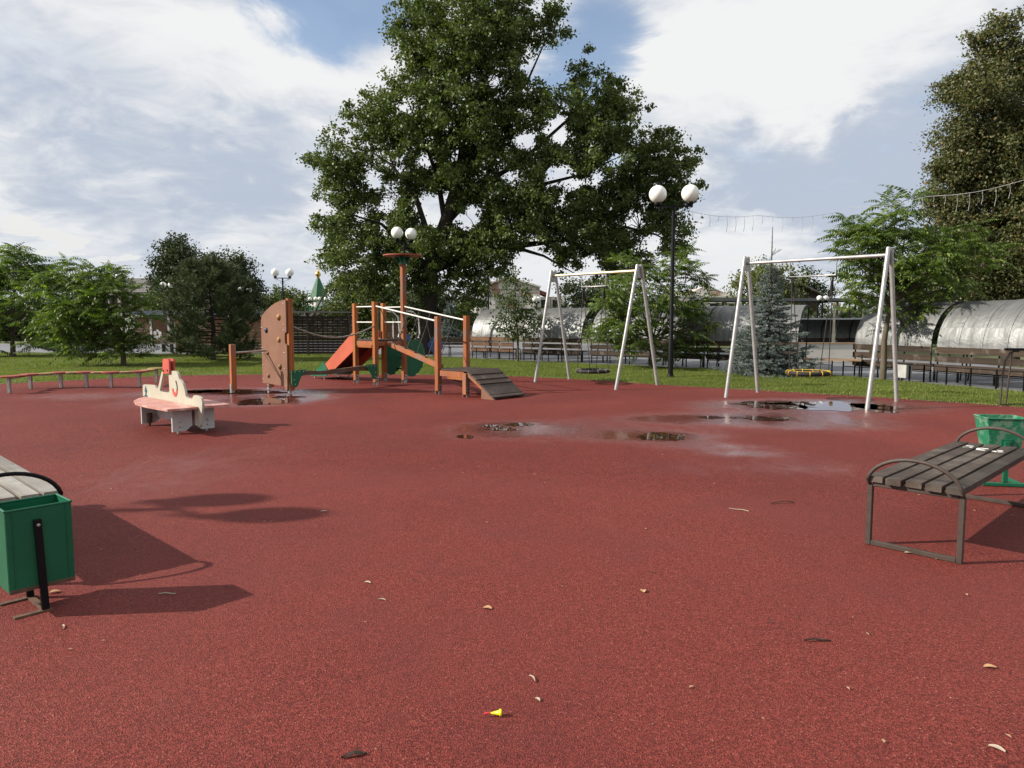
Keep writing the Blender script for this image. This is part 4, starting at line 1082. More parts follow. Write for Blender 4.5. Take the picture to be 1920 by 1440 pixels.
def back_bench(label, p, rz, L=1.8):
    t = thing('park_bench', label, 'bench', p, rz)
    me = unit_plank('plank', .10, .03, M['bench_dark'])
    for y in (0, .12, .24, .36): piece('plank', me, t, (0, y, .45), (L, y, .45))
    for z in (.60, .72, .84): piece('plank', me, t, (0, -.10 - (z - .6) * .2, z), (L, -.10 - (z - .6) * .2, z), (0, 1, .2))
    for x in (.12, L / 2, L - .12):
        MB().tube([(x, -.16, .88), (x, -.06, .44), (x, -.1, 0)], .02, 6).tube([(x, -.06, .42), (x, .42, .42), (x, .45, 0)], .02, 6).build('bench_frame', M['black'], t)
back_bench('dark bench with its back to us on the path right of the oak trunk', (P(806, 600, 31.5).x, 31.8, 0), R(-3), 1.65)

# ------------------------------------------------------------------ bins in the foreground
def left_bin():
    c = Vector((-2.69, 3.93, 0)); e = Vector((.66, .75, 0)); rz = math.atan2(e.y, e.x)
    t = thing('litter_bin', 'green rectangular bin hung on a black bracket at the left edge, beside the bleached bench', 'bin', c, rz)
    w, d, z0, z1 = .315, .245, .135, .585
    # open box of sheet metal: four walls and a floor
    def wall(name, a, b_, lean=0):
        bb = MB(); bb.bar((*a, (z0 + z1) / 2), (*b_, (z0 + z1) / 2), .006, z1 - z0).build(name, M['bin_green'], t, .0015)
    wall('front_wall', (-w / 2, -d / 2), (w / 2, -d / 2)); wall('back_wall', (-w / 2, d / 2), (w / 2, d / 2))
    wall('side_wall', (-w / 2 + .001, -d / 2 + .004), (-w / 2 + .001, d / 2 - .004)); wall('side_wall', (w / 2 - .001, -d / 2 + .004), (w / 2 - .001, d / 2 - .004))
    MB().box((0, 0, z0 + .006), (w - .012, d - .012, .006)).build('floor_plate', M['rust'], t)
    rim = MB()
    for a, b_ in (((-w / 2, -d / 2), (w / 2, -d / 2)), ((-w / 2, d / 2), (w / 2, d / 2)), ((-w / 2, -d / 2), (-w / 2, d / 2)), ((w / 2, -d / 2), (w / 2, d / 2))):
        rim.tube([(*a, z1), (*b_, z1)], .007, 8)
    rim.build('rolled_rim', M['bin_green'], t)
    for x in (-w / 2 + .03, w / 2 - .03):
        MB().box((x, -d / 2 - .0045, (z0 + z1) / 2), (.004, .003, z1 - z0 - .02)).build('fold_seam', M['bin_green'], t)
    MB().box((0, -d / 2 - .004, z0 + .006), (w, .003, .022)).build('rusty_edge', M['rust'], t)
    for s in (-1, 1):
        y = s * (d / 2 + .016)
        post = MB().bar((.0, y, 0.008), (-.015, y, .52), .036, .008 + .016, (0, 1, 0)).build('support_post', M['black'], t, .002)
        MB().lathe([(.009, -.004), (.009, .004), (.005, .006)], n=10).build('pivot_bolt', M['zinc'], post).matrix_local = Matrix.Translation((-.014, y + s * .014, .49)) @ Matrix.Rotation(PI / 2 * (1 if s < 0 else -1), 4, 'X')
        MB().bar((-.15, y, .005), (.03, y, .005), .035, .01).build('foot_bar', M['rust'], t)
    MB().bar((0, -d / 2 - .01, .0055), (0, d / 2 + .01, .0055), .035, .008).build('cross_foot', M['rust'], t)
left_bin()
def right_bin():
    c = G(1884, 912) + Vector((.02, .14, 0)); t = thing('litter_bin', 'worn green tapered bin on a green stand behind the right bench', 'bin', c, R(-10))
    def fr(z): k = (z - .26) / .40; return .118 + .062 * k, .10 + .045 * k
    z0, z1 = .28, .66
    (a0, b0), (a1, b1) = fr(z0), fr(z1)
    o = [(-a0, -b0, z0), (a0, -b0, z0), (a0, b0, z0), (-a0, b0, z0), (-a1, -b1, z1), (a1, -b1, z1), (a1, b1, z1), (-a1, b1, z1)]
    i_ = [(x * .94, y * .94, z + (.008 if z == z0 else 0)) for x, y, z in o]
    b = MB(); b.add(o + i_, [(0, 1, 5, 4), (1, 2, 6, 5), (2, 3, 7, 6), (3, 0, 4, 7), (3, 2, 1, 0), (8, 12, 13, 9), (9, 13, 14, 10), (10, 14, 15, 11), (11, 15, 12, 8), (8, 9, 10, 11), (4, 5, 13, 12), (5, 6, 14, 13), (6, 7, 15, 14), (7, 4, 12, 15)])
    b.build('bucket', M['bin_worn'], t)
    rim = MB()
    for k in range(4): rim.tube([o[4 + k], o[4 + (k + 1) % 4]], .008, 6)
    rim.build('rim', M['bin_worn'], t)
    MB().box((0, -.13, .36), (.10, .012, .20)).build('bracket_plate', M['bin_green'], t, .002)
    MB().bar((0, -.142, .04), (0, -.142, .44), .045, .03, (0, 1, 0)).build('stand_post', M['bin_green'], t, .003)
    MB().bar((-.20, -.142, .02), (.20, -.142, .02), .05, .03).build('foot_bar', M['bin_green'], t, .003)
    MB().bar((-.16, -.115, .016), (-.16, .18, .016), .04, .026).bar((.16, -.115, .016), (.16, .18, .016), .04, .026).build('foot_frame', M['bin_green'], t)
    MB().bar((0, -.126, .40), (0, .0, .275), .03, .012).build('brace', M['bin_green'], t)
right_bin()

# ------------------------------------------------------------------ swings
def swing(label, feet, H, bar_mat, disc_z, hang, disc_yellow):
    f = [Vector((*p, 0)) for p in feet]       # front-left, back-left, front-right, back-right
    mL, mR = (f[0] + f[1]) / 2, (f[2] + f[3]) / 2; c = (mL + mR) / 2
    x = (mR - mL).normalized(); y = Vector((-x.y, x.x, 0)); L = (mR - mL).length; rz = math.atan2(x.y, x.x)
    t = thing('nest_swing', label, 'swing', c, rz, 'nest swings on white steel frames')
    for s, (a, b_) in ((-1, (f[0], f[1])), (1, (f[2], f[3]))):
        wv = (b_ - a).length / 2
        for k in (-1, 1):
            MB().tube([(s * L / 2, k * wv, -.02), (s * L / 2, k * wv, .0), (s * L / 2, k * .07, H)], .041, 16).build('leg', M['galv'], t)
        MB().prism([(-.10, H - .30), (.10, H - .30), (.07, H - .02), (-.07, H - .02)], lambda u, v, w, s=s: Vector((s * (L / 2 - .02) + w, u, v)), .02).build('apex_plate', M['galv'], t)
        for k in (-1, 1): MB().sphere((s * L / 2, k * .07, H), .041, 12, 8, .5).build('end_cap', M['galv'], t)
    MB().tube([(-L / 2 + .03, 0, H - .13), (L / 2 - .03, 0, H - .13)], .034, 14).build('top_bar', M[bar_mat], t)
    h2 = hang / 2; zb = H - .13
    MB().tube([(-h2, 0, zb - .04), (-h2, 0, zb - .33), (h2, 0, zb - .33), (h2, 0, zb - .04)], .016, 8).build('hanging_bracket', M['galv'], t)
    r = .39; ring = [(r * math.cos(2 * PI * k / 40), r * math.sin(2 * PI * k / 40), disc_z) for k in range(41)]
    seat = MB().tube(ring, .045, 10, False).build('nest_seat', M['nest_black'], t)
    b = MB()
    for k in range(11):
        a = 2 * PI * k / 11; p = Vector((r * math.cos(a), r * math.sin(a), disc_z)); d = Vector((math.cos(a), math.sin(a), 0))
        b.tube([p + d * .048 * math.cos(g) + Vector((0, 0, .048 * math.sin(g))) for g in np.linspace(0, 2 * PI, 11)], .007, 5, False)
    if disc_yellow: b.tube([(q_[0] * .985, q_[1] * .985, q_[2] + .042) for q_ in ring], .007, 6, False)
    b.build('lacing', M['nest_yellow' if disc_yellow else 'rope'], seat)
    net = MB()
    for k in range(-5, 6):
        u = k / 6 * r; w2 = math.sqrt(r * r - u * u)
        net.tube([(u, -w2, disc_z), (u, 0, disc_z - .05), (u, w2, disc_z)], .008, 5).tube([(-w2, u, disc_z), (0, u, disc_z - .05), (w2, u, disc_z)], .008, 5)
    net.build('net', M['rope_dark'], seat)
    for s in (-1, 1):
        hp = Vector((s * (h2 - .06), 0, zb - .34))
        sh = MB().bar(hp + Vector((-.08, 0, -.01)), hp + Vector((.08, 0, -.01)), .05, .04).build('hanger', M['black'], t)
        for k in (-1, 1):
            e = Vector((s * r * .78, k * r * .62, disc_z + .03)); mid = hp.lerp(e, .32)
            rp = MB().tube([hp, mid, e], [.012, .009, .009], 6).build('rope', M['rope_dark'], t)
            MB().lathe([(.020, -.09), (.024, 0), (.016, .10)], n=8).build('rope_sleeve', M['nest_black'], rp).location = hp.lerp(e, .10)
    return t
swing('left nest swing beside the slender young tree, with a black round seat hung low', [(.58, 18.81), (1.62, 19.68), (2.48, 16.61), (3.59, 17.86)], 2.93, 'galv_yellow', .33, .80, False)
swing('right nest swing over the puddles, its black round seat laced in yellow', [(4.46, 14.97), (5.57, 15.98), (6.47, 12.87), (7.64, 14.17)], 2.96, 'galv', .55, .92, True)

# ------------------------------------------------------------------ climbing frame with slide, rope bridge and ramp
def playground():
    P1 = Vector((-4.04, 18.49, 0)); a = Vector((.64, -.63, 0)) * .98; c_ = Vector((.63, .65, 0)) * .98
    P2 = P1 + a; P3 = P1 + c_; P4 = P2 + c_
    P5 = Vector((-1.62, 15.65, 0)); P6 = P5 + c_ * .95; P7 = P5 + Vector((.65, -.62, 0)); P8 = P6 + Vector((.65, -.62, 0))
    A, B = Vector((-5.63, 16.61, 0)), Vector((-4.88, 15.75, 0)); P0 = Vector((-6.16, 15.75, 0))
    T = thing('climbing_frame', 'wooden climbing frame with brown climbing board, red slide, mast with red disc and dark ramp', 'climbing frame', P1)
    U = Vector((0, 0, 1)); an = a.normalized(); cn = c_.normalized(); rzA = math.atan2(an.y, an.x)
    rot = Matrix.Rotation(rzA, 3, 'Z'); s = .115
    def post(p, h, m='post', z0=.07, foot=True, d=s):
        o = MB().box(p + U * ((h + z0) / 2), (d, d, h - z0), rot).build('post', M[m], T, .008, world=True)
        if foot:
            for k in (-1, 1):
                MB().box(p + rot @ Vector((-.045 * k, 0, 0)) * 1.0 + rot @ Vector((-k * .017, 0, 0)) + U * .10, (.008, .075, .24), rot).build('foot_bracket', M['zinc'], o, world=True)
            bb = MB()
            for k in (-1, 1):
                for z in (.10, .165): bb.box(p + rot @ Vector((-k * .068, 0, z)), (.012, .03, .03), rot)
            bb.build('bolts', M['black'], o, world=True)
        return o
    post(P1, 2.05); post(P2, 2.08); post(P3, 2.07); post(P4, 3.14, 'post_old')
    post(P5, 1.70, 'post_old'); post(P6, 1.72, 'post_old'); post(P7, .50, 'post_old', .05); post(P8, .50, 'post_old', .05)
    # ---- climbing board
    e = (B - A).normalized(); nrm = Vector((e.y, -e.x, 0))      # towards the camera side
    def on(u, v, w): return A + e * u + nrm * (.085 + w) + U * v
    rotB = Matrix.Rotation(math.atan2(e.y, e.x), 3, 'Z')
    arc = [(-.16 + 1.30 * t, 1.72 + .34 * math.sin(t * PI / 2) ** .9) for t in np.linspace(0, 1, 14)]
    out = [(-.22, .16), (1.0, .16), (1.04, .10), (1.10, .06), (1.15, .08), (1.17, .18), (1.17, 1.08), (1.10, 1.10), (1.08, 1.14), (1.08, 1.30), (1.10, 1.34), (1.17, 1.37)] + [(1.17, 2.06)] + list(reversed(arc))[1:] + [(-.22, 1.60)]
    holes = []
    board = MB().prism(out, on, .03, holes).build('climbing_board', M['tan_board'], T, world=True)
    for p, h in ((A, 1.77), (B, 2.09)):
        o = MB().box(p + U * (h + .07) / 2, (.115, .115, h - .07), rotB).build('post', M['post'], T, .008, world=True)
        MB().box(p + rotB @ Vector((-.064, 0, .12)), (.01, .08, .20), rotB).box(p + rotB @ Vector((0, -.064, .12)), (.08, .01, .20), rotB).build('foot_bracket', M['zinc'], o, world=True)
        bb = MB()
        for z in (.09, .16): bb.box(p + rotB @ Vector((-.072, 0, z)), (.012, .03, .03), rotB).box(p + rotB @ Vector((0, -.072, z)), (.03, .012, .03), rotB)
        bb.build('bolts', M['black'], o, world=True)
    hold_cols = {'ochre': paint('ochre_hold', (.34, .18, .05), rough=.6), 'navy': paint('navy_hold', (.02, .035, .09), rough=.5), 'brown': paint('brown_hold', (.17, .085, .045), rough=.6)}
    for (u, v, col, sz) in [(.82, 1.69, 'ochre', .065), (.10, 1.39, 'navy', .055), (.79, 1.18, 'ochre', .058), (.14, .87, 'brown', .045), (.81, .59, 'brown', .058), (.15, .345, 'brown', .05)]:
        b = MB(); n = 9
        prof = [(1.0, 0), (.95, .35), (.7, .7), (.3, .92)]
        rings = []
        for r_, hh in prof:
            rings.append([on(u + sz * r_ * math.cos(g) * (1 + .25 * math.sin(g * 2 + u * 9)), v + sz * r_ * 1.15 * math.sin(g) * (1 + .2 * math.cos(g * 3 + v * 7)), .016 + sz * hh * .9) for g in np.linspace(0, 2 * PI, n, endpoint=False)])
        vs = [p for rg in rings for p in rg]
        b.add(vs, [(j * n + i, j * n + (i + 1) % n, (j + 1) * n + (i + 1) % n, (j + 1) * n + i) for j in range(3) for i in range(n)] + [tuple(3 * n + i for i in range(n))], True)
        b.build('climbing_hold', hold_cols[col], board, world=True)
    bb = MB()
    for u, v in [(-.17, 1.45), (-.17, .98), (-.16, .86), (-.15, .58), (-.17, .25), (1.06, 1.98), (1.05, 1.52), (1.05, 1.40), (1.05, .90), (1.10, .17), (1.05, .55)]:
        bb.sphere(on(u, v, .016), .016, 8, 6)
    bb.build('bolt_heads', M['zinc'], board, world=True)
    MB().prism([(-.12, .86), (-.09, .88), (1.05, .18), (1.02, .16)], on, .034).build('dark_strip', M['board_edge'], board, world=True)
    MB().prism([(.86, .16), (1.0, .155), (1.05, .10), (1.10, .06), (1.15, .08), (1.165, .18), (1.165, .36), (1.08, .44), (.94, .47), (.87, .44)], lambda u, v, w: on(u, v, w + .004), .034).build('lower_patch', M['tan_board'], board, world=True)
    # ---- post and bar on the left of it
    o = MB().box(P0 + U * .58, (.115, .115, 1.02), rotB).build('post', M['post_old'], T, .008, world=True)
    MB().box(P0 + rotB @ Vector((-.064, 0, .12)), (.01, .08, .20), rotB).box(P0 + rotB @ Vector((0, -.064, .12)), (.08, .01, .20), rotB).build('foot_bracket', M['zinc'], o, world=True)
    MB().tube([P0 + U * .90, A + U * .92], .022, 8).build('grip_bar', M['zinc'], T, world=True)
    # ---- balance beam
    bs, be = B + (P2 - B).normalized() * .08 + Vector((.0, -.1, .43)), P2 + Vector((-.06, -.10, .445))
    n = 26; dirb = (be - bs); side = U.cross(dirb.normalized()); vs = []
    for i in range(n + 1):
        t = i / n; c = bs + dirb * t; top = .055 + (.035 * math.sin(PI * max(0, min(1, (t - .2) / .3))) * -1 if t < .5 else .012 * math.sin(t * 9)); bot = -.055 + .015 * math.sin(t * 11)
        vs += [c + side * .045 + U * bot, c - side * .045 + U * bot, c - side * .045 + U * top, c + side * .045 + U * top]
    fs = [(i * 4 + k, i * 4 + (k + 1) % 4, i * 4 + 4 + (k + 1) % 4, i * 4 + 4 + k) for i in range(n) for k in range(4)] + [(3, 2, 1, 0), tuple(n * 4 + k for k in range(4))]
    beam = MB().add(vs, fs).build('balance_beam', M['beam'], T, world=True)
    dn = dirb.normalized(); fn_ = lambda o0: (lambda u, v, w: o0 + dn * u - side * (.058 + w) * -1 * -1 + U * v)
    def bracket(o0, flip):
        outl = [(-.09, .10), (.30, .10), (.30, .02), (.26, .0), (.18, -.06), (.13, -.16), (.08, -.28), (.02, -.32), (-.05, -.30), (-.09, -.22)]
        if flip: outl = [(-u, v) for u, v in outl]
        outl = [(u, v * .9) for u, v in outl]
        near = Vector((side.x, side.y, 0)); near = near if near.y < 0 else -near
        f2 = lambda u, v, w: o0 + dn * u + near * (.062 + w) + U * v
        br = MB().prism(outl, f2, .022).build('green_bracket', M['green_play'], T, world=True)
        bb = MB(); sg = -1 if flip else 1
        for u, v in ((.0, .05), (.12, .05), (.24, .05), (.0, -.22), (-.02, -.12)): bb.sphere(f2(sg * u, v, .012), .016, 8, 6)
        bb.build('bolt_heads', M['zinc'], br, world=True)
    bracket(bs + Vector((0, 0, .0)), False); bracket(be, True)
    # ---- hanging rope to the tower
    q0, q1 = B + Vector((.06, 0, 1.48)), P2 + Vector((-.02, -.06, 1.47))
    rope = [q0.lerp(q1, i / 24) - U * (.26 * math.sin(PI * i / 24) ** 1.0) for i in range(25)]
    MB().tube(rope, [.016 + .006 * (i % 2) for i in range(25)], 8).build('hand_rope', M['rope'], T, world=True)
    # ---- platform
    zf = 1.12
    nb = 6; me = unit_plank('floor_board', .155, .03, M['deck'])
    for i in range(nb):
        k = (i + .5) / nb; piece('floor_board', me, T, P1 + c_ * k - an * .02 + U * zf, P2 + c_ * k + an * .02 + U * zf, world=P1)
    for p, q_ in ((P1, P2), (P3, P4), (P1, P3), (P2, P4)):
        d = (q_ - p).normalized(); MB().bar(p + d * .058 + U * (zf - .085), q_ - d * .058 + U * (zf - .085), .04, .12).build('floor_beam', M['post_old'], T, .004, world=True)
    MB().bar(P1 + an * .2 - cn * .06 + U * (zf - .15), P2 - an * .06 - cn * .06 + U * (zf - .15), .03, .075).build('trim_board', M['post'], T, .003, world=True)
    for p, q_, zz in ((P1, P2, 1.96), (P1, P2, 1.57), (P3, P4, 1.96), (P3, P4, 1.57)):
        d = (q_ - p).normalized(); MB().tube([p + d * .055 + U * zz, q_ - d * .055 + U * zz], .018, 10).build('guard_rail', M['rail'], T, world=True)
    # narrow two colour board on the near post
    o = P2 + cn * .12 + an * .02
    gb = MB().box(o + U * 1.60, (.085, .03, .50), rot).build('side_board', M['green_play'], T, .006, world=True)
    MB().box(o + U * 1.265, (.085, .03, .165), rot).build('side_board', M['slide_red'], T, .006, world=True)
    bb = MB()
    for z in (1.82, 1.38, 1.32, 1.22): bb.sphere(o + an * -.0 - cn * .018 + U * z, .014, 8, 6)
    bb.build('bolt_heads', M['zinc'], T, world=True)
    # green round board at the slide entrance
    MB().prism([(.0, 1.35)] + [(-.10 * math.sin(g), 1.55 - .20 * math.cos(g)) for g in np.linspace(0, PI, 10)] + [(.0, 1.75)], lambda u, v, w: P1 + an * u + cn * (.08 + w) + U * v, .02).build('green_board', M['green_play'], T, world=True)
    # ---- slide
    sdn = Vector((-.71, .70, 0)); st = P1 - an * .02
    def sl(u, v, off): return st + cn * off + sdn * u + U * v
    for off, nm in ((.03, 'slide_side'), (.80, 'slide_side')):
        MB().prism([(0.0, zf - .22), (0, zf + .22), (.10, zf + .22), (1.62, .36), (1.78, .30), (1.50, .14), (1.34, .14)], lambda u, v, w, off=off: sl(u, v, off + w), .03).build(nm, M['slide_red'], T, world=True)
        g = MB().prism([(1.40, .30), (1.62, .50), (1.76, .36), (2.04, .22), (2.30, .17), (2.36, .11), (2.30, .06), (1.42, .10)], lambda u, v, w, off=off: sl(u, v, off - .024 + w), .022).build('slide_foot_board', M['green_play'], T, world=True)
        MB().tube([sl(2.12, .10, off), sl(2.12, 0, off)], .02, 8).tube([sl(1.6, .12, off), sl(1.6, 0, off)], .02, 8).build('slide_leg', M['zinc'], g, world=True)
    chute = [(-.05, zf + .01), (.12, zf - .02), (1.60, .26), (1.80, .18), (2.20, .14)]
    pts = []
    for i in range(len(chute)):
        pts += [sl(*chute[i], .05), sl(*chute[i], .78)]
    pts += [p - U * .02 for p in pts]
    m = len(chute) * 2
    fs = [(2 * i, 2 * i + 1, 2 * i + 3, 2 * i + 2) for i in range(len(chute) - 1)] + [(m + 2 * i + 2, m + 2 * i + 3, m + 2 * i + 1, m + 2 * i) for i in range(len(chute) - 1)]
    fs += [(2 * i, 2 * i + 2, m + 2 * i + 2, m + 2 * i) for i in range(len(chute) - 1)] + [(2 * i + 1, m + 2 * i + 1, m + 2 * i + 3, 2 * i + 3) for i in range(len(chute) - 1)] + [(0, m, m + 1, 1), (m - 2, m - 1, 2 * m - 1, 2 * m - 2)]
    MB().add(pts, fs).build('slide_chute', M['slide_steel'], T, world=True)
    # ---- climbing panels on the far side, with rungs between them
    for base, wid_ in ((P3, .52), (P4, .55)):
        outl = [(0.06, .22), (.16, .17), (.28, .18), (.30, .24), (.38, .27), (.42, .36), (.47, .40), (.50, .52), (.53, .56), (.55, .70), (.54, .86), (.50, 1.0), (.42, 1.09), (.30, 1.14), (.06, 1.14)]
        outl = [(u * wid_ / .55 * 1.25, v - .02) for u, v in outl]
        ob = MB().prism(outl, lambda u, v, w, base=base: base + cn * u + an * w + U * v, .024).build('green_panel', M['green_play'], T, world=True)
        bb = MB()
        for u, v in ((.55, .62), (.52, .42), (.36, .28), (.14, .3)): bb.sphere(base + cn * (u * wid_ / .55) - an * .016 + U * v, .018, 8, 6)
        bb.build('bolt_heads', M['zinc'], ob, world=True)
    for u, z in ((.42, .32), (.52, .60), (.56, .86)):
        MB().tube([P3 + cn * u + U * z, P4 + cn * u + U * z], .018, 8).build('rung', M['black'], T, world=True)
    for k, base in enumerate((P3, P4)):
        MB().tube([base + cn * .06 + U * 1.86, base + cn * .30 + U * 1.84, base + cn * .48 + U * 1.70, base + cn * .52 + U * 1.3, base + cn * .48 + U * 1.16], .018, 8).build('grab_rail', M['rail'], T, world=True)
    def cloud(o0, r_, ax):
        outl = []
        for k in range(40):
            g = 2 * PI * k / 40; rr = r_ * (1 + .14 * abs(math.sin(g * 2.5)))
            outl.append((rr * math.cos(g), rr * math.sin(g) * .95))
        MB().prism(outl, lambda u, v, w: o0 + ax * u + Vector((-ax.y, ax.x, 0)) * w + U * v, .024).build('blue_panel', M['blue_play'], T, world=True)
    cloud(P4 + cn * 1.02 + an * .05 + U * .96, .19, Vector((1, 0, 0))); cloud(P3 + cn * .72 + an * .0 + U * 1.13, .13, Vector((1, 0, 0)))
    MB().tube([P4 + cn * 1.02 + an * .05 + U * .80 + Vector((0, .03, 0)), P4 + cn * 1.02 + an * .05 + Vector((0, .03, 0))], .03, 8).build('panel_stake', M['zinc'], T, world=True)
    MB().tube([P3 + cn * .72 + U * 1.1 + Vector((0, .03, 0)), P3 + cn * .72 + Vector((0, .03, 0))], .03, 8).build('panel_stake', M['zinc'], T, world=True)
    # ---- crow's nest on the mast
    top = P4 + U * 3.245
    dsk = MB()
    outl = [(.50 * math.cos(g), .50 * math.sin(g)) for g in np.linspace(R(-15), R(290), 40)] + [(.33, -.40), (.36, -.28), (.46, -.24)]
    dsk.prism(outl, lambda u, v, w: top + Vector((u, v, w + .03 * (1 - u * u - v * v))), .028).build('red_disc', M['red_disc'], T, world=True)
    for ax in (an, cn):
        MB().prism([(-.065, -.11), (.065, -.11), (.20, .08), (-.20, .08)], lambda u, v, w, ax=ax: top + ax * u + Vector((-ax.y, ax.x, 0)) * (w + .07) + U * (v - .09), .022).build('green_bracket', M['green_play'], T, world=True)
        MB().prism([(-.065, -.11), (.065, -.11), (.20, .08), (-.20, .08)], lambda u, v, w, ax=ax: top + ax * u + Vector((-ax.y, ax.x, 0)) * (w - .07) + U * (v - .09), .022).build('green_bracket', M['green_play'], T, world=True)
    # ---- bridge
    mU = (P2 + P4) / 2 - cn * .05 + U * (zf - .08); mLo = P5.lerp(P6, .10) + U * .60
    lg = MB().bar(mU, mLo, .12, .11).build('sloping_beam', M['post_old'], T, .01, world=True)
    hr = []
    for p, q_ in ((P2, P5), (P4, P6)):
        d = (q_ - p); dd = Vector((d.x, d.y, 0)).normalized()
        hr.append((p + dd * .05 + U * 1.97, q_ - dd * .05 + U * (1.60 if q_ is P5 else 1.62)))
        MB().tube([hr[-1][0], hr[-1][1]], .02, 10).build('handrail', M['rail'], T, world=True)
    for hr0, hr1 in hr:
        for k in range(5):
            t0 = .08 + .19 * k; pa = hr0.lerp(hr1, t0); pb = mU.lerp(mLo, min(1, t0 + .10))
            ch = MB(); nn = 14
            ch.tube([pa.lerp(pb, i / nn) - U * .02 * math.sin(PI * i / nn) for i in range(nn + 1)], [.007 + .004 * (i % 2) for i in range(nn + 1)], 6).build('chain', M['chain'], T, world=True)
            MB().sphere(pb + U * .055, .022, 8, 6).build('chain_eye', M['black'], T, world=True)
    ls = [P5.lerp(P6, .3) + Vector((0, 0, .42)), (P5.lerp(P8, .4)) + U * .27, P7.lerp(P8, .3) + U * .40]
    MB().tube([ls[0], ls[0].lerp(ls[1], .5) - U * .05, ls[1], ls[1].lerp(ls[2], .5) - U * .03, ls[2]], .01, 6).build('loose_chain', M['chain'], T, world=True)
    # ---- low platform and ramp
    zl = .55; dd = (P7 - P5).normalized()
    me2 = unit_plank('floor_board', .175, .03, M['deck'])
    for i in range(5):
        k = (i + .5) / 5; piece('floor_board', me2, T, P5 + (P6 - P5) * k + U * zl, P7 + (P8 - P7) * k + dd * .05 + U * zl, world=P1)
    for p, q_ in ((P5, P7), (P6, P8), (P5, P6), (P7, P8)):
        d = (q_ - p).normalized(); MB().bar(p + d * .058 + U * (zl - .085), q_ - d * .058 + U * (zl - .085), .04, .12).build('floor_beam', M['post_old'], T, .004, world=True)
    MB().bar(P5 + dd * .35 + U * (zl - .17) - cn * .03, P7 - dd * .02 + U * (zl - .17) - cn * .03, .03, .05).build('trim_board', M['post'], T, .003, world=True)
    r0a, r0b = P7 + dd * .06 - cn * .05, P8 + dd * .06 + cn * .05
    run = dd * .80
    zt, zb = .575, .045
    def rp(k, t): return (r0a.lerp(r0b, k)) + run * t + U * (zt + (zb - zt) * t)
    ups = (rp(1, 0) - rp(0, 0)).cross(rp(0, 1) - rp(0, 0)); ups = ups if ups.z > 0 else -ups; ups.normalize()
    for i, (t0, t1) in enumerate(((0, .195), (.205, .375), (.385, .535), (.545, .90), (.91, 1.0))):
        q_ = [rp(0, t0), rp(1, t0), rp(1, t1), rp(0, t1)]; lift = ups * (.020 if i != 3 else .012); bot = ups * -.022
        if i < 3: lo = ups * .006
        else: lo = ups * 0
        vs = [q_[0] + lift * .5, q_[1] + lift * .5, q_[2] + lift + lo, q_[3] + lift + lo] + [p + bot for p in q_]
        MB().add(vs, [(0, 1, 2, 3), (7, 6, 5, 4), (0, 4, 5, 1), (1, 5, 6, 2), (2, 6, 7, 3), (3, 7, 4, 0)]).build('ramp_board', M['ramp'], T, .004, world=True)
    for k in (.05, .95):
        o = rp(k, 0)
        MB().prism([(.42, .0), (.80, .0), (.80, .035), (.42, .26)], lambda u, v, w, k=k: r0a.lerp(r0b, k) + dd * u + cn * w + U * v, .03).build('ramp_cheek', M['tan_board'], T, world=True)
        MB().prism([(.0, .44), (.0, .52), (.42, .255), (.42, .19)], lambda u, v, w, k=k: r0a.lerp(r0b, k) + dd * u + cn * w + U * v, .03).build('ramp_rail', M['post_old'], T, world=True)
playground()

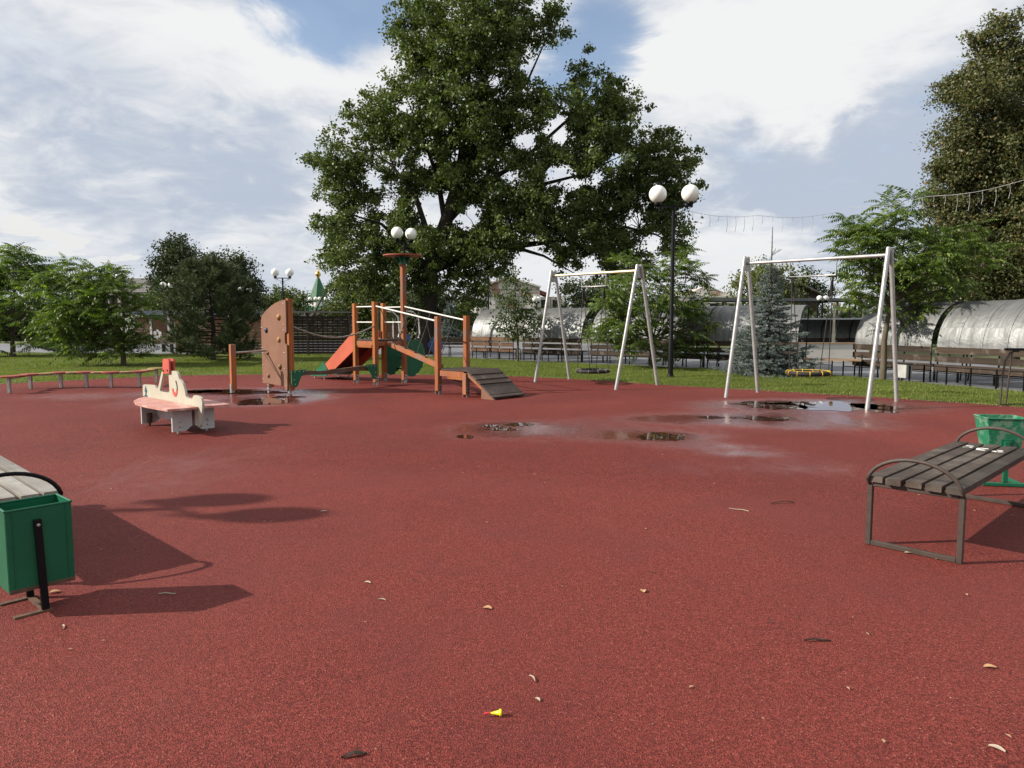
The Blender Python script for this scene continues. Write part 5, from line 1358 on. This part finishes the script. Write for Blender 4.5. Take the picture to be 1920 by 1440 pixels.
# ------------------------------------------------------------------ boat shaped rocker
def rocker():
    C = Vector((-5.02, 10.63, 0)); e1 = Vector((-.722, .692, 0)); e2 = Vector((.692, .722, 0)); U = Vector((0, 0, 1))
    T = thing('boat_rocker', 'cream boat shaped play rocker with pink deck and red funnel, left of the climbing frame', 'play rocker', C)
    def pr(u, v, w): return C + e1 * u + e2 * w + U * v
    prof = [(1.33, .39), (1.32, .56), (1.27, .58), (.90, .595), (.80, .585), (.73, .545), (.68, .555), (.64, .60), (.49, .825), (.42, .845), (-.06, .862), (-.12, .83), (-.17, .75), (-.25, .72), (-.30, .69), (-.36, .60), (-.385, .51), (-.45, .485), (-.60, .475), (-.64, .52), (-.68, .545), (-.84, .545), (-.92, .52), (-.95, .46), (-.94, .38), (-.86, .13), (-.82, .10), (-.78, .11), (-.66, .37)]
    win = [(.60, .53), (.445, .79), (.41, .81), (.25, .81), (.22, .78), (.215, .545), (.26, .515), (.55, .51)]
    hull = MB().prism(prof, pr, .032, [win]).build('hull_profile', M['cream'], T, world=True)
    # lifebuoy emblem on both faces
    def ringseg(a0, a1, r0, r1, w):
        n = 16; g = np.linspace(a0, a1, n)
        o = [(-.005 + r1 * .78 * math.cos(x), .61 + r1 * math.sin(x)) for x in g] + [(-.005 + r0 * .78 * math.cos(x), .61 + r0 * math.sin(x)) for x in reversed(g)]
        return MB().prism(o, lambda u, v, ww: pr(u, v, w + ww), .006)
    for w in (-.019, .019):
        ringseg(R(195), R(350), .075, .135, w).build('buoy_emblem', M['cabin_red'], hull, world=True)
        ringseg(R(120), R(195), .10, .130, w).build('buoy_emblem', M['void'], hull, world=True)
        MB().prism([(1.245, .39), (1.12, .39), (1.13, .41), (1.165, .42), (1.16, .46), (1.135, .47), (1.14, .50), (1.17, .54), (1.18, .56), (1.19, .54), (1.22, .50), (1.225, .47), (1.20, .46), (1.20, .42), (1.235, .41)], lambda u, v, ww, w=w: pr(u, v, w + ww), .006).build('figure_emblem', M['teal'], hull, world=True)
    # red funnel: two boards over the cabin
    for w in (-.034, .034):
        MB().prism([(.38, .80), (.35, 1.01), (.33, 1.03), (.13, 1.035), (.11, 1.01), (.12, .82)], lambda u, v, ww, w=w: pr(u, v, w + ww), .024).build('funnel_board', M['cabin_red'], T, world=True)
        bb = MB()
        for u, v in ((.33, .85), (.17, .86)): bb.sphere(pr(u, v, w * 1.38), .016, 8, 6)
        bb.build('bolt_heads', M['rust'], T, world=True)
    deck = [(-.82, -.44), (-.82, .44), (-.2, .48), (.30, .47), (.72, .36), (1.05, .16), (1.16, .05), (1.16, -.05), (1.05, -.16), (.72, -.36), (.30, -.47), (-.2, -.48)]
    for s in (1, -1):
        half = [(u, max(.0, v * s)) for u, v in deck]
        half = [(u, max(v, .025)) for u, v in half if v > 0]
        pts = [(-.82, .025)] + sorted([q_ for q_ in half], key=lambda q_: q_[0]) + [(1.16, .025)]
        MB().prism(pts, lambda u, v, w, s=s: C + e1 * u + e2 * v * s + U * (.375 + w), .03).build('deck_board', M['pink_deck'], T, world=True)
    legp = [(-.30, .36), (-.30, .035), (-.12, .035), (-.08, .06), (-.04, .095), (.0, .105), (.04, .095), (.08, .06), (.12, .035), (.30, .035), (.30, .36)]
    for s_ in (-.585, .60):
        for sg in (-1, 1):
            half = [(-.30, .36), (-.30, .035), (-.12, .035), (-.08, .06), (-.04, .095), (-.024, .10), (-.024, .36)]
            half = [(u * -sg, v) for u, v in half]
            lg = MB().prism(half, lambda u, v, w, s_=s_: C + e1 * (s_ + w) + e2 * u + U * v, .03).build('leg_panel', M['white_play'], T, world=True)
            bb = MB()
            for v in (.10, .17): bb.sphere(C + e1 * (s_ - .017) + e2 * (sg * .20) + U * v, .015, 8, 6)
            bb.build('bolt_heads', M['zinc'], lg, world=True)
            if s_ > 0:
                q_ = C + e1 * (s_ - .05) + e2 * (sg * .20)
                b = MB().tube([q_ - U * .02, q_ + U * .20], .018, 8)
                for k in range(5): b.lathe([(.034, .05 + k * .03), (.040, .062 + k * .03), (.034, .074 + k * .03)], q_, 10)
                b.build('spring_foot', M['rust'], T, world=True)
            else:
                q_ = C + e1 * (s_ + .035) + e2 * (sg * .20)
                MB().tube([q_ - U * .02, q_ + U * .18], .022, 8).build('foot_pipe', M['zinc'], T, world=True)
    for sg in (-1, 1):
        MB().bar(C + e1 * -.56 + e2 * sg * .08 + U * .22, C + e1 * .58 + e2 * sg * .08 + U * .22, .02, .18).build('side_stretcher', M['white_play'], T, world=True)
rocker()

# ------------------------------------------------------------------ stepping trail
def trail():
    base = G(163, 726); T = thing('stepping_trail', 'row of red and yellow round steps on grey posts along the left lawn', 'stepping trail', base)
    U = Vector((0, 0, 1))
    pts = [(18, 737.5, .37), (58, 729, .34), (115, 726.5, .36), (163, 726.5, .37), (209, 727, .37), (262, 725, .37), (294, 717, .36)]
    pos = []
    for px, py, h in pts:
        g = G(px, py); pos.append((g, h))
        MB().box(g + U * (h - .02) / 2, (.065, .065, h - .02)).build('step_post', M['zinc'], T, .005, world=True)
    k = 0
    cols = ['red_disc', 'red_disc', 'red_disc', 'yellow_disc', 'red_disc', 'yellow_disc', 'red_disc', 'yellow_disc', 'red_disc', 'yellow_disc', 'red_disc', 'yellow_disc', 'yellow_disc']
    seq = []
    for i in range(len(pos)):
        seq.append(pos[i])
        if i + 1 < len(pos): seq.append(((pos[i][0] + pos[i + 1][0]) / 2, (pos[i][1] + pos[i + 1][1]) / 2))
    for i, (g, h) in enumerate(seq):
        onpost = i % 2 == 0
        r_ = .205 if onpost else .165
        if not onpost: MB().bar(seq[i - 1][0] + U * (h - .035), seq[i + 1][0] + U * (h - .035), .05, .025).build('step_bearer', M['zinc'], T, world=True)
        MB().lathe([(r_ - .015, h - .015 - (0 if onpost else .008)), (r_, h - .008), (r_, h + .014), (r_ - .012, h + .022 - (0 if onpost else .006))], (g.x, g.y, 0), 24, False).build('step_disc', M[cols[i]], T, world=True)
trail()

# ------------------------------------------------------------------ plank walls, kiosks and other things across the path
BP = {}
def board_mesh(m, h):
    if (m, h) not in BP: BP[(m, h)] = unit_plank('board', h - .012, .03, M[m])
    return BP[(m, h)]
def plank_wall(T, p, q_, H, bh, m, z0=.06):
    p, q_ = Vector((*p, 0)), Vector((*q_, 0)); n = int((H - z0) / bh); w = ROOTLOC[topmost(T).name]
    for k in range(n):
        z = z0 + (k + .5) * bh; piece('board', board_mesh(m, bh), T, p + Vector((0, 0, z)), q_ + Vector((0, 0, z)), Vector((q_ - p)).cross(Vector((0, 0, 1))), world=w)
    return z0 + n * bh
def long_wall():
    x0, x1, x2, Y = -16.4, -11.8, -7.25, 34.9
    T = thing('plank_pavilion', 'long low brown plank building behind the pine with a blue grey roof edge', 'pavilion', (x0, Y, 0))
    plank_wall(T, (x0, Y), (x1 + .25, Y), 1.95, .135, 'fence_brown')
    MB().bar((x0 - .1, Y + .5, 2.02), (x1 + .30, Y + .5, 2.02), 1.2, .10).build('roof', M['roof_blue'], T, world=True)
    for x in (x0, x0 + 2.1, x1 + .2): MB().box((x, Y + .05, .98), (.09, .06, 1.96)).build('wall_post', M['white_box'] if x == x0 else M['fence_dark'], T, world=True)
    for xx in (x0 + .3, x1): MB().box((xx, Y + .95, 1.0), (.09, .09, 1.96)).build('roof_post', M['fence_dark'], T, world=True)
    T = thing('lattice_wall', 'shaded dark brown lattice panelled wall between the climbing board and the red slide', 'wall', (x1 + .35, 33.6, 0))
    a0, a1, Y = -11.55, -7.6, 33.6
    top = plank_wall(T, (a0, Y), (a1, Y), 1.93, .125, 'fence_dark')  # darker boards than the brown wall: pine shade put into their colour
    for k in range(17):
        x = a0 + .1 + (a1 - a0 - .2) * k / 16
        MB().box((x, Y - .026, 1.0), (.028, .02, 1.72)).build('lattice_strip', M['fence_lattice'], T, world=True)
    for z in np.linspace(.22, 1.82, 9):
        MB().box(((a0 + a1) / 2, Y - .047, z), (a1 - a0 - .1, .018, .026)).build('lattice_strip', M['fence_lattice'], T, world=True)
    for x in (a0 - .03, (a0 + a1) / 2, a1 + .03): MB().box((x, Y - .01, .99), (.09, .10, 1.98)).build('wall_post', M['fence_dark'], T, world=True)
    MB().box(((a0 + a1) / 2, Y + .2, 2.0), (a1 - a0 + .3, .7, .035)).build('roof_sheet', M['roof_grey'], T, world=True)
    b = MB()
    for k in range(46): b.tube([(a0 - .1 + .086 * k, Y - .15, 2.03), (a0 - .1 + .086 * k, Y + .55, 2.03)], .022, 6)
    o = b.build('roof_ridges', M['roof_grey'], T, world=True); o['kind'] = 'stuff'
long_wall()
def kiosk():
    Y = 50; x0, x1 = P(283, 600, Y).x, P(316, 600, Y).x; xl = P(252, 600, Y).x
    T = thing('plank_kiosk', 'small brown plank kiosk with white frame and flower emblem right of the left shrub', 'kiosk', (x0, Y, 0))
    zt = P(300, 591, Y).z; z0 = .12
    plank_wall(T, (x0 + .06, Y), (x1 - .06, Y), zt, .16, 'fence_brown', .1); plank_wall(T, (xl, Y), (x0 - .06, Y), zt, .16, 'fence_brown', .1)
    for x in (xl, x0, x1): MB().box((x, Y - .03, zt / 2), (.13, .1, zt)).build('frame_post', M['white_wall'], T, world=True)
    MB().box(((xl + x1) / 2, Y + .6, zt + .16), (x1 - xl + .4, 1.8, .30)).build('roof', M['roof_blue'], T, world=True)
    MB().box(((xl + x1) / 2, Y + .7, .05), (x1 - xl, 1.4, .1)).build('plinth', M['roof_grey'], T, world=True)
    MB().box((x1, Y + .7, zt / 2), (.08, 1.3, zt)).build('end_wall', M['fence_brown'], T, world=True)
    c = P(296, 627, Y); b = MB()
    for k in range(6):
        a = k * PI / 3 + .5; b.prism([(.20 * math.cos(a) + .115 * math.cos(g), .22 * math.sin(a) + .13 * math.sin(g)) for g in np.linspace(0, 2 * PI, 12, endpoint=False)], lambda u, v, w: Vector((c.x + u, Y - .05 + w, c.z + v)), .012)
    b.build('flower_emblem', M['white_wall'], T, world=True)
    T2 = thing('plank_kiosk', 'brown plank wall with a white end post mostly hidden behind the pine', 'kiosk', (P(330, 600, Y).x, Y, 0))
    xa, xb = P(330, 600, Y).x, P(430, 600, Y).x
    plank_wall(T2, (xa + .06, Y), (xb, Y), 2.0, .16, 'fence_brown', .1)
    for x in (xa, xb): MB().box((x, Y - .03, 1.05), (.13, .1, 2.1)).build('frame_post', M['white_wall'], T2, world=True)
    MB().box(((xa + xb) / 2, Y + .5, 2.1), (xb - xa + .2, 1.2, .1)).build('roof', M['roof_blue'], T2, world=True)
kiosk()
def planter():
    b = Vector((P(320, 600, 37.5).x, 37.5, 0)); T = thing('planter', 'wooden trough planter on black legs left of the pine, grass growing in it', 'planter', b)
    MB().prism([(-.48, .40), (.48, .40), (.54, .68), (-.54, .68)], lambda u, v, w: b + Vector((u, w, v)), .40).build('trough', M['flower_box'], T, world=True)
    MB().box(b + Vector((0, 0, .69)), (1.14, .46, .035)).build('rim', M['pale_wood'], T, world=True)
    MB().box(b + Vector((0, 0, .52)), (1.0, .43, .012)).build('band', M['black'], T, world=True)
    for x in (-.42, 0, .42): MB().box(b + Vector((x, 0, .2)), (.03, .36, .40)).build('leg', M['black'], T, world=True)
    c = np.array([[random.uniform(-.5, .5), random.uniform(-.2, .2), .74 + random.uniform(0, .05)] for _ in range(60)])
    o = crown('planting', c + np.array(b), .08, 14, .07, M['mid_leaf'], T, b); o['kind'] = 'stuff'
planter()
def emblem_sign():
    b = Vector((P(352, 600, 35.8).x, 35.8, 0)); T = thing('flower_sign', 'small white flower shaped sign low at the left foot of the pine', 'sign', b)
    c = P(352, 653, 35.8); m = MB()
    for k in range(6):
        a = k * PI / 3; m.prism([(.10 * math.cos(a) + .06 * math.cos(g), .16 * math.sin(a) + .08 * math.sin(g)) for g in np.linspace(0, 2 * PI, 12, endpoint=False)], lambda u, v, w: c + Vector((u, w, v)), .02)
    m.build('flower_plate', M['white_wall'], T, world=True)
    MB().tube([b, Vector((b.x, b.y + .02, c.z))], .015, 6).build('stake', M['black'], T, world=True)
emblem_sign()
def picnic(px, Y, label, m='pale_wood', w=1.5):
    b = Vector((P(px, 600, Y).x, Y, 0)); T = thing('picnic_table', label, 'picnic table', b)
    me = unit_plank('plank', .14, .04, M[m])
    for y in (-.24, -.08, .08, .24): piece('plank', me, T, (-w / 2, y, .75), (w / 2, y, .75))
    for y in (-.75, .75):
        for k in (-.08, .08): piece('plank', me, T, (-w / 2, y + k, .45), (w / 2, y + k, .45))
    for x in (-w / 2 + .2, w / 2 - .2):
        MB().tube([(x, -.28, .72), (x, -.5, 0)], .025, 6).tube([(x, .28, .72), (x, .5, 0)], .025, 6).tube([(x, -.8, .42), (x, .8, .42)], .022, 6).build('table_frame', M['black'], T)
picnic(262, 42, 'wooden picnic table right of the left shrub, in front of the plank kiosk')
picnic(690, 33.5, 'blue grey picnic table under the red slide, beyond the lawn', 'blue_play', 1.1)
def far_kiosk():
    Y = 48; x0, x1 = P(722, 600, Y).x, P(752, 600, Y).x
    T = thing('plank_kiosk', 'grey brown plank hut with white corner posts seen through the climbing frame tower', 'kiosk', (x0, Y, 0))
    zt = P(735, 598, Y).z
    plank_wall(T, (x0, Y), (x1, Y), zt, .17, 'fence_brown', .1)
    for x in (x0, (x0 + x1) / 2, x1): MB().box((x, Y - .03, zt / 2), (.08, .1, zt)).build('frame_post', M['white_wall'], T, world=True)
    MB().box(((x0 + x1) / 2, Y + .5, zt + .05), (x1 - x0 + .3, 1.4, .1)).build('roof', M['roof_grey'], T, world=True)
    MB().box((x1, Y + .5, zt / 2), (.06, .9, zt)).build('end_wall', M['fence_brown'], T, world=True)
far_kiosk()

# long flat canopy and pale wall behind the right shelters
def canopy():
    Y = 44; x0, x1 = P(1310, 560, Y).x, P(1700, 560, Y).x; z = P(1500, 562, Y).z
    T = thing('flat_canopy', 'long dark flat roofed canopy behind the metal shelters at right', 'pavilion', (x0, Y, 0))
    MB().box(((x0 + x1) / 2, Y + 1.2, z), (x1 - x0, 3.2, .17)).build('roof', M['pavilion'], T, world=True)
    for k in range(7):
        x = x0 + .2 + (x1 - x0 - .4) * k / 6
        for y in (Y - .2, Y + 2.6): MB().box((x, y, (z - .08) / 2), (.10, .10, z - .08)).build('canopy_post', M['pavilion'], T, world=True)
    MB().box(((x0 + x1) / 2, Y + 2.8, .75), (x1 - x0, .12, 1.5)).build('back_wall', M['fence_dark'], T, world=True)
canopy()
def low_wall():
    x0, x1, Y = P(1478, 600, 28).x, P(1640, 600, 27.6).x, 28
    T = thing('low_wall', 'pale low rendered wall behind the right swing seat and pale bench', 'wall', (x0, Y, 0))
    MB().box(((x0 + x1) / 2, Y, .36), (x1 - x0, .18, .72)).build('wall_body', M['plaster'], T, .01, world=True)
    MB().box(((x0 + x1) / 2, Y, .74), (x1 - x0 + .06, .26, .04)).build('coping', M['pale_wood'], T, world=True)
low_wall()

# ------------------------------------------------------------------ buildings
def window(T, c, w, h, Y, arched=False, m='void', frame='white_wall'):
    f = MB()
    outl = [(-w / 2, -h / 2), (w / 2, -h / 2), (w / 2, h / 2)] + ([(w / 2 * math.cos(g), h / 2 + w / 2 * math.sin(g)) for g in np.linspace(0, PI, 9)][1:-1] if arched else []) + [(-w / 2, h / 2)]
    big = [(u * 1.22, v * 1.08) for u, v in outl]
    fr = f.prism(big, lambda u, v, ww: Vector((c[0] + u, Y - .03 + ww, c[1] + v)), .06, [outl]).build('window', M[frame], T, world=True)
    MB().prism(outl, lambda u, v, ww: Vector((c[0] + u, Y - .012 + ww, c[1] + v)), .02).build('pane', M[m], fr, world=True)
def ruin_center():
    Y = 64
    def X(px): return P(px, 560, Y).x
    def Z(py): return P(950, py, Y).z
    T = thing('ruined_building', 'ruined white gabled building with flaking plaster behind the slender young tree', 'building', (X(955), Y, 0))
    MB().prism([(X(892), 0), (X(1012), 0), (X(1012), Z(538)), (X(1006), Z(537)), (X(975), Z(524)), (X(952), Z(521)), (X(920), Z(531)), (X(892), Z(541))], lambda u, v, w: Vector((u, Y + 2 + w, v)), 4).build('gable_wall', M['ruin'], T, world=True)
    for z, d in ((553, .10), (541, .06)):
        MB().box(((X(892) + X(1012)) / 2, Y - d / 2 - .01, Z(z)), (X(1012) - X(892), d, .16)).build('cornice', M['ruin'], T, world=True)
    MB().bar((X(890), Y - .15, Z(541)), (X(953), Y - .15, Z(520)), .35, .14).build('gable_cornice', M['ruin'], T, world=True)
    MB().bar((X(953), Y - .15, Z(520)), (X(1014), Y - .15, Z(538)), .35, .14).build('gable_cornice', M['ruin'], T, world=True)
    for px in (897, 925, 1003): MB().box((X(px), Y - .06, Z(553) / 2), (.35, .12, Z(553))).build('pilaster', M['white_wall'], T, world=True)
    for px in (909, 939, 985): window(T, (X(px), Z(576)), .75, 1.5, Y, True, 'plaster')
    MB().box(((X(866) + X(892)) / 2, Y + 1.5, Z(556) / 2), (X(892) - X(866), 2.6, Z(556))).build('side_wing', M['ruin'], T, world=True)
    MB().box(((X(1012) + X(1062)) / 2, Y + 2.2, Z(556) / 2), (X(1062) - X(1012), 3, Z(556))).build('side_wing', M['ruin'], T, world=True)
    MB().bar((X(1012), Y + 2.2, Z(546)), (X(1030), Y + 2.2, Z(553)), 3, .3).build('broken_roof', M['trim_red'], T, world=True)
    for px in (1022, 1044): window(T, (X(px), Z(574)), .7, 1.2, Y + .7, False)
ruin_center()
def ruin_right():
    Y = 60
    def X(px): return P(px, 560, Y).x
    def Z(py): return P(1325, py, Y).z
    T = thing('ruined_building', 'pale ruin with a low rounded brick gable between lamp post and spruce', 'building', (X(1325), Y, 0))
    MB().prism([(X(1270), 0), (X(1385), 0), (X(1385), Z(558)), (X(1364), Z(551)), (X(1340), Z(541)), (X(1325), Z(537)), (X(1310), Z(541)), (X(1290), Z(552)), (X(1270), Z(556))], lambda u, v, w: Vector((u, Y + 3 + w, v)), 6).build('gable_wall', M['ruin'], T, world=True)
    for z in (556, 567): MB().box(((X(1270) + X(1385)) / 2, Y - .07, Z(z)), (X(1385) - X(1270), .12, .14)).build('cornice', M['white_wall'], T, world=True)
    for px in (1300, 1340): window(T, (X(px), Z(580)), .8, 1.3, Y, True)
ruin_right()
def left_house():
    Y = 88
    def X(px): return P(px, 540, Y).x
    def Z(py): return P(260, py, Y).z
    T = thing('house', 'white house with a grey hipped roof and arched red window heads behind the left shrub', 'house', (X(250), Y, 0))
    x0, x1 = X(150), X(306); zt = Z(548); zr = Z(518)
    MB().box(((x0 + x1) / 2, Y + 4, zt / 2), (x1 - x0, 8, zt)).build('wall', M['white_wall'], T, world=True)
    MB().add([(x0 - .4, Y - .4, zt), (x1 + .4, Y - .4, zt), (x1 + .4, Y + 8.4, zt), (x0 - .4, Y + 8.4, zt), (x0 + 2, Y + 4, zr), (x1 - .3, Y + 4, zr)], [(0, 1, 5, 4), (1, 2, 5), (2, 3, 4, 5), (3, 0, 4), (3, 2, 1, 0)]).build('roof', M['roof_grey'], T, world=True)
    MB().box(((x0 + x1) / 2, Y - .1, zt - .25), (x1 - x0, .2, .3)).build('eaves_frieze', M['plaster'], T, world=True)
    for px in range(170, 300, 21): window(T, (X(px), Z(570)), .8, 1.4, Y, True, 'void', 'trim_red')
left_house()
def gable_house():
    Y = 72
    def X(px): return P(px, 540, Y).x
    def Z(py): return P(1500, py, Y).z
    T = thing('house', 'dark timber house gable above the canopy beside the small dark tree', 'house', (X(1490), Y, 0))
    x0, x1 = X(1464), X(1535)
    MB().prism([(x0, 0), (x1, 0), (x1, Z(552)), (X(1490), Z(530)), (x0, Z(550))], lambda u, v, w: Vector((u, Y + 3 + w, v)), 6).build('wall', M['fence_dark'], T, world=True)
    MB().bar((x0 - .3, Y + 2.6, Z(552)), (X(1490), Y + 2.6, Z(528.5)), 6.6, .12).build('roof_slope', M['roof_grey'], T, world=True)
    MB().bar((X(1490), Y + 2.6, Z(528.5)), (x1 + .4, Y + 2.6, Z(554)), 6.6, .12).build('roof_slope', M['roof_grey'], T, world=True)
    window(T, (X(1490), Z(552)), .8, 1.0, Y)
gable_house()
def church():
    Y = 120
    def X(px): return P(px, 540, Y).x
    def Z(py): return P(600, py, Y).z
    c = X(597); T = thing('church', 'small white church with a green tent spire and gold onion dome in the distance', 'church', (c, Y, 0))
    zt, z0 = Z(522), Z(563); r = 1.75
    MB().lathe([(r * 1.15, z0 - .1), (r, z0), (.28, zt)], (c, Y, 0), 8, False).build('tent_spire', M['roof_green'], T, world=True)
    MB().lathe([(.22, zt - .05), (.22, zt + .25), (.42, zt + .5), (.46, zt + .72), (.34, zt + 1.0), (.12, zt + 1.25), (.04, zt + 1.5)], (c, Y, 0), 14).build('onion_dome', M['gold'], T, world=True)
    MB().box((c, Y, zt + 2.1), (.07, .07, 1.4)).box((c, Y, zt + 2.35), (.62, .06, .07)).box((c, Y, zt + 2.0), (.36, .06, .06)).build('cross', M['gold'], T, world=True)
    MB().lathe([(r * 1.02, 0), (r * 1.02, z0 - .1)], (c, Y, 0), 8, False).build('tower_wall', M['white_wall'], T, world=True)
    x0, x1 = X(563), X(628); MB().box(((x0 + x1) / 2, Y - .2, Z(583) / 2), (x1 - x0, 6, Z(583))).build('nave_wall', M['white_wall'], T, world=True)
    zb, zt2 = Z(583), Z(568)
    MB().add([(x0 - .3, Y - 3.5, zb), (x1 + .3, Y - 3.5, zb), (x1 + .3, Y + 3, zb), (x0 - .3, Y + 3, zb), (x0 + 1.6, Y, zt2), (x1 - 1.6, Y, zt2)], [(0, 1, 5, 4), (1, 2, 5), (2, 3, 4, 5), (3, 0, 4), (3, 2, 1, 0)]).build('nave_roof', M['roof_green'], T, world=True)
    MB().box((X(645), Y + 1, Z(560) / 2), (X(668) - X(624), 5, Z(560))).build('side_block', M['white_wall'], T, world=True)
    for px in (635, 652): window(T, (X(px), Z(576)), .7, 1.3, Y - 1.5, True)
church()

# ------------------------------------------------------------------ litter on the red surface
def curl(name, label, px, py, L, w, m, rz, arch=.012, group=None, cat='dry leaf', taper=True):
    g = G(px, py); g.z = .003; arch *= .35; b = MB(); n = 7; vs = []
    for i in range(n):
        t = i / (n - 1); ww = w * (math.sin(PI * (.08 + .84 * t)) if taper else 1); x = (t - .5) * L
        z = arch * math.sin(PI * t) + (.004 * math.sin(t * 7 + px) if L > .08 else 0) * math.sin(PI * t); yb = (.035 if L > .06 else .08) * L * math.sin(t * PI * 1.1)
        vs += [(x, yb - ww / 2, z + .003), (x, yb, z + .0), (x, yb + ww / 2, z + .004)]
    k = len(vs); vs2 = vs + [(x, y, z + .0025) for x, y, z in vs]
    fs = [(i * 3 + j, i * 3 + j + 1, i * 3 + j + 4, i * 3 + j + 3) for i in range(n - 1) for j in range(2)]
    fs = [tuple(reversed(f)) for f in fs] + [tuple(k + i for i in f) for f in fs]
    for i in range(n - 1):
        fs += [(i * 3, i * 3 + 3, k + i * 3 + 3, k + i * 3), (i * 3 + 2, k + i * 3 + 2, k + i * 3 + 5, i * 3 + 5)]
    b.add(vs2, fs)
    o = b.build(name, M[m]); o.location = g; o.rotation_euler = (0, 0, rz)
    return tag(o, label, cat, group)
curl('fallen_twig', 'dark bent twig lying left of the right bench', 1467, 944, .22, .013, 'litter_dark', R(10), .03, cat='twig', taper=False)
curl('fallen_twig', 'short dark bark strip on the red surface below the right bench', 1533, 1203, .135, .014, 'litter_dark', R(0), .012, cat='twig')
curl('seed_pod', 'dark curved pod at the bottom edge left of the yellow cone', 664, 1419, .095, .018, 'litter_dark', R(18), .012, cat='pod')
curl('straw', 'pale straight straw lying in the shadow of the green bin', 313, 1115, .10, .007, 'litter_pale', R(2), .001, cat='straw', taper=False)
curl('straw', 'short pale stick in front of the foot of the green bin', 118, 1177, .055, .007, 'litter_pale', R(-55), .001, cat='straw', taper=False)
curl('straw', 'thin pale stem between the twig and the right bench', 1385, 957, .17, .006, 'litter_pale', R(-35), .004, cat='straw', taper=False)
curl('dry_leaf', 'tan folded leaf left of the middle of the foreground', 914, 1142, .05, .03, 'litter_leaf', R(-20), .015)
curl('dry_leaf', 'rounded tan leaf in the foreground to the right of the middle', 1207, 1110, .042, .034, 'litter_leaf', R(80), .018)
curl('dry_leaf', 'curled tan leaf lying behind the foot of the green bin', 102, 1112, .06, .032, 'litter_leaf', R(35), .016)
curl('dry_leaf', 'tan leaf under the foot rail of the right bench', 1704, 1038, .055, .03, 'litter_pale', R(-15), .012)
curl('dry_leaf', 'pale brown leaf at the right edge below the right bench', 1856, 1253, .055, .025, 'litter_leaf', R(-10), .014)
curl('dry_leaf', 'pale leaf in the bottom right corner', 1869, 1406, .055, .02, 'litter_pale', R(-50), .01)
curl('dry_leaf', 'small pale leaf left of the tan folded leaf', 689, 1094, .045, .016, 'litter_pale', R(-20), .012)
curl('straw', 'thin curved pale stem above the yellow cone', 998, 1274, .06, .007, 'litter_pale', R(-65), .008, cat='straw')
curl('dry_leaf', 'small pinkish leaf right above the yellow cone', 1008, 1314, .03, .012, 'litter_pale', R(-50), .006)
curl('straw', 'pale thin curl left of the middle of the foreground', 716, 1126, .05, .008, 'litter_pale', R(-15), .006, cat='straw')
curl('dry_leaf', 'small white bit of leaf at the tip of the lamp shadow', 607, 960, .05, .016, 'litter_pale', R(25), .01)
def cone():
    g = G(931, 1343); T = thing('plastic_cone', 'tiny yellow plastic cone with a red tip lying in the middle foreground', 'plastic toy', g, R(185))
    rot = Matrix.Rotation(PI / 2, 3, 'Y')
    def fn(b, prof):
        n = 14; vs = []
        for r_, x in prof:
            for i in range(n): a = 2 * PI * i / n; vs.append((x, r_ * math.cos(a), .0145 + r_ * math.sin(a) - (.0145 - .0145)))
        b.add(vs, [(j * n + i, j * n + (i + 1) % n, (j + 1) * n + (i + 1) % n, (j + 1) * n + i) for j in range(len(prof) - 1) for i in range(n)], True)
        b.add(vs[:n], [tuple(range(n - 1, -1, -1))]); b.add(vs[-n:], [tuple(range(n))]); return b
    fn(MB(), [(.010, -.022), (.0145, -.020), (.0145, -.012), (.010, -.010), (.003, .024)]).build('cone', M['toy_yellow'], T)
    fn(MB(), [(.0028, .0245), (.0035, .030), (.0045, .045), (.002, .052)]).build('tip', M['toy_red'], T)
cone()
def bits():
    n = 420; xs, ys = [], []
    while len(xs) < n:
        y = 2.2 + 19 * random.random() ** .8; x = random.uniform(-.85, .8) * y
        ye = edge_y(x)
        if y < ye - .05 and (random.random() < .30 or ye - y < 1.2 * random.random() + .1 or random.random() < .12): xs.append(x); ys.append(y)
    for k in range(3200):
        x = random.uniform(-14, 10); y = edge_y(x) - abs(random.gauss(0, .22)); xs.append(x); ys.append(y)
    c = np.stack([xs, ys, np.full(len(xs), .008)], 1)
    m = len(c); a = rng.uniform(0, 2 * PI, m); L = rng.uniform(.006, .024, m) * (.65 + .02 * c[:, 1]); w = L * rng.uniform(.25, .6, m)
    t = np.stack([np.cos(a), np.sin(a), rng.uniform(-.1, .1, m)], 1) * L[:, None]; b = np.stack([-np.sin(a), np.cos(a), rng.uniform(-.2, .2, m)], 1) * w[:, None]
    v = np.stack([c - t, c + b + np.array([0, 0, .003]), c + t, c - b + np.array([0, 0, .003])], 1).reshape(-1, 3)
    me = fastmesh('leaf_litter', v, 4, M['litter_mix'])
    tag(link('leaf_litter', me), kind='stuff')
M['litter_mix'] = leafmat('mixed_leaf_bits', (.40, .29, .18), (.24, .15, .085), (.04, .03, .025), 0, .8, .2, .6)
bits()
print('objects', len(bpy.data.objects))
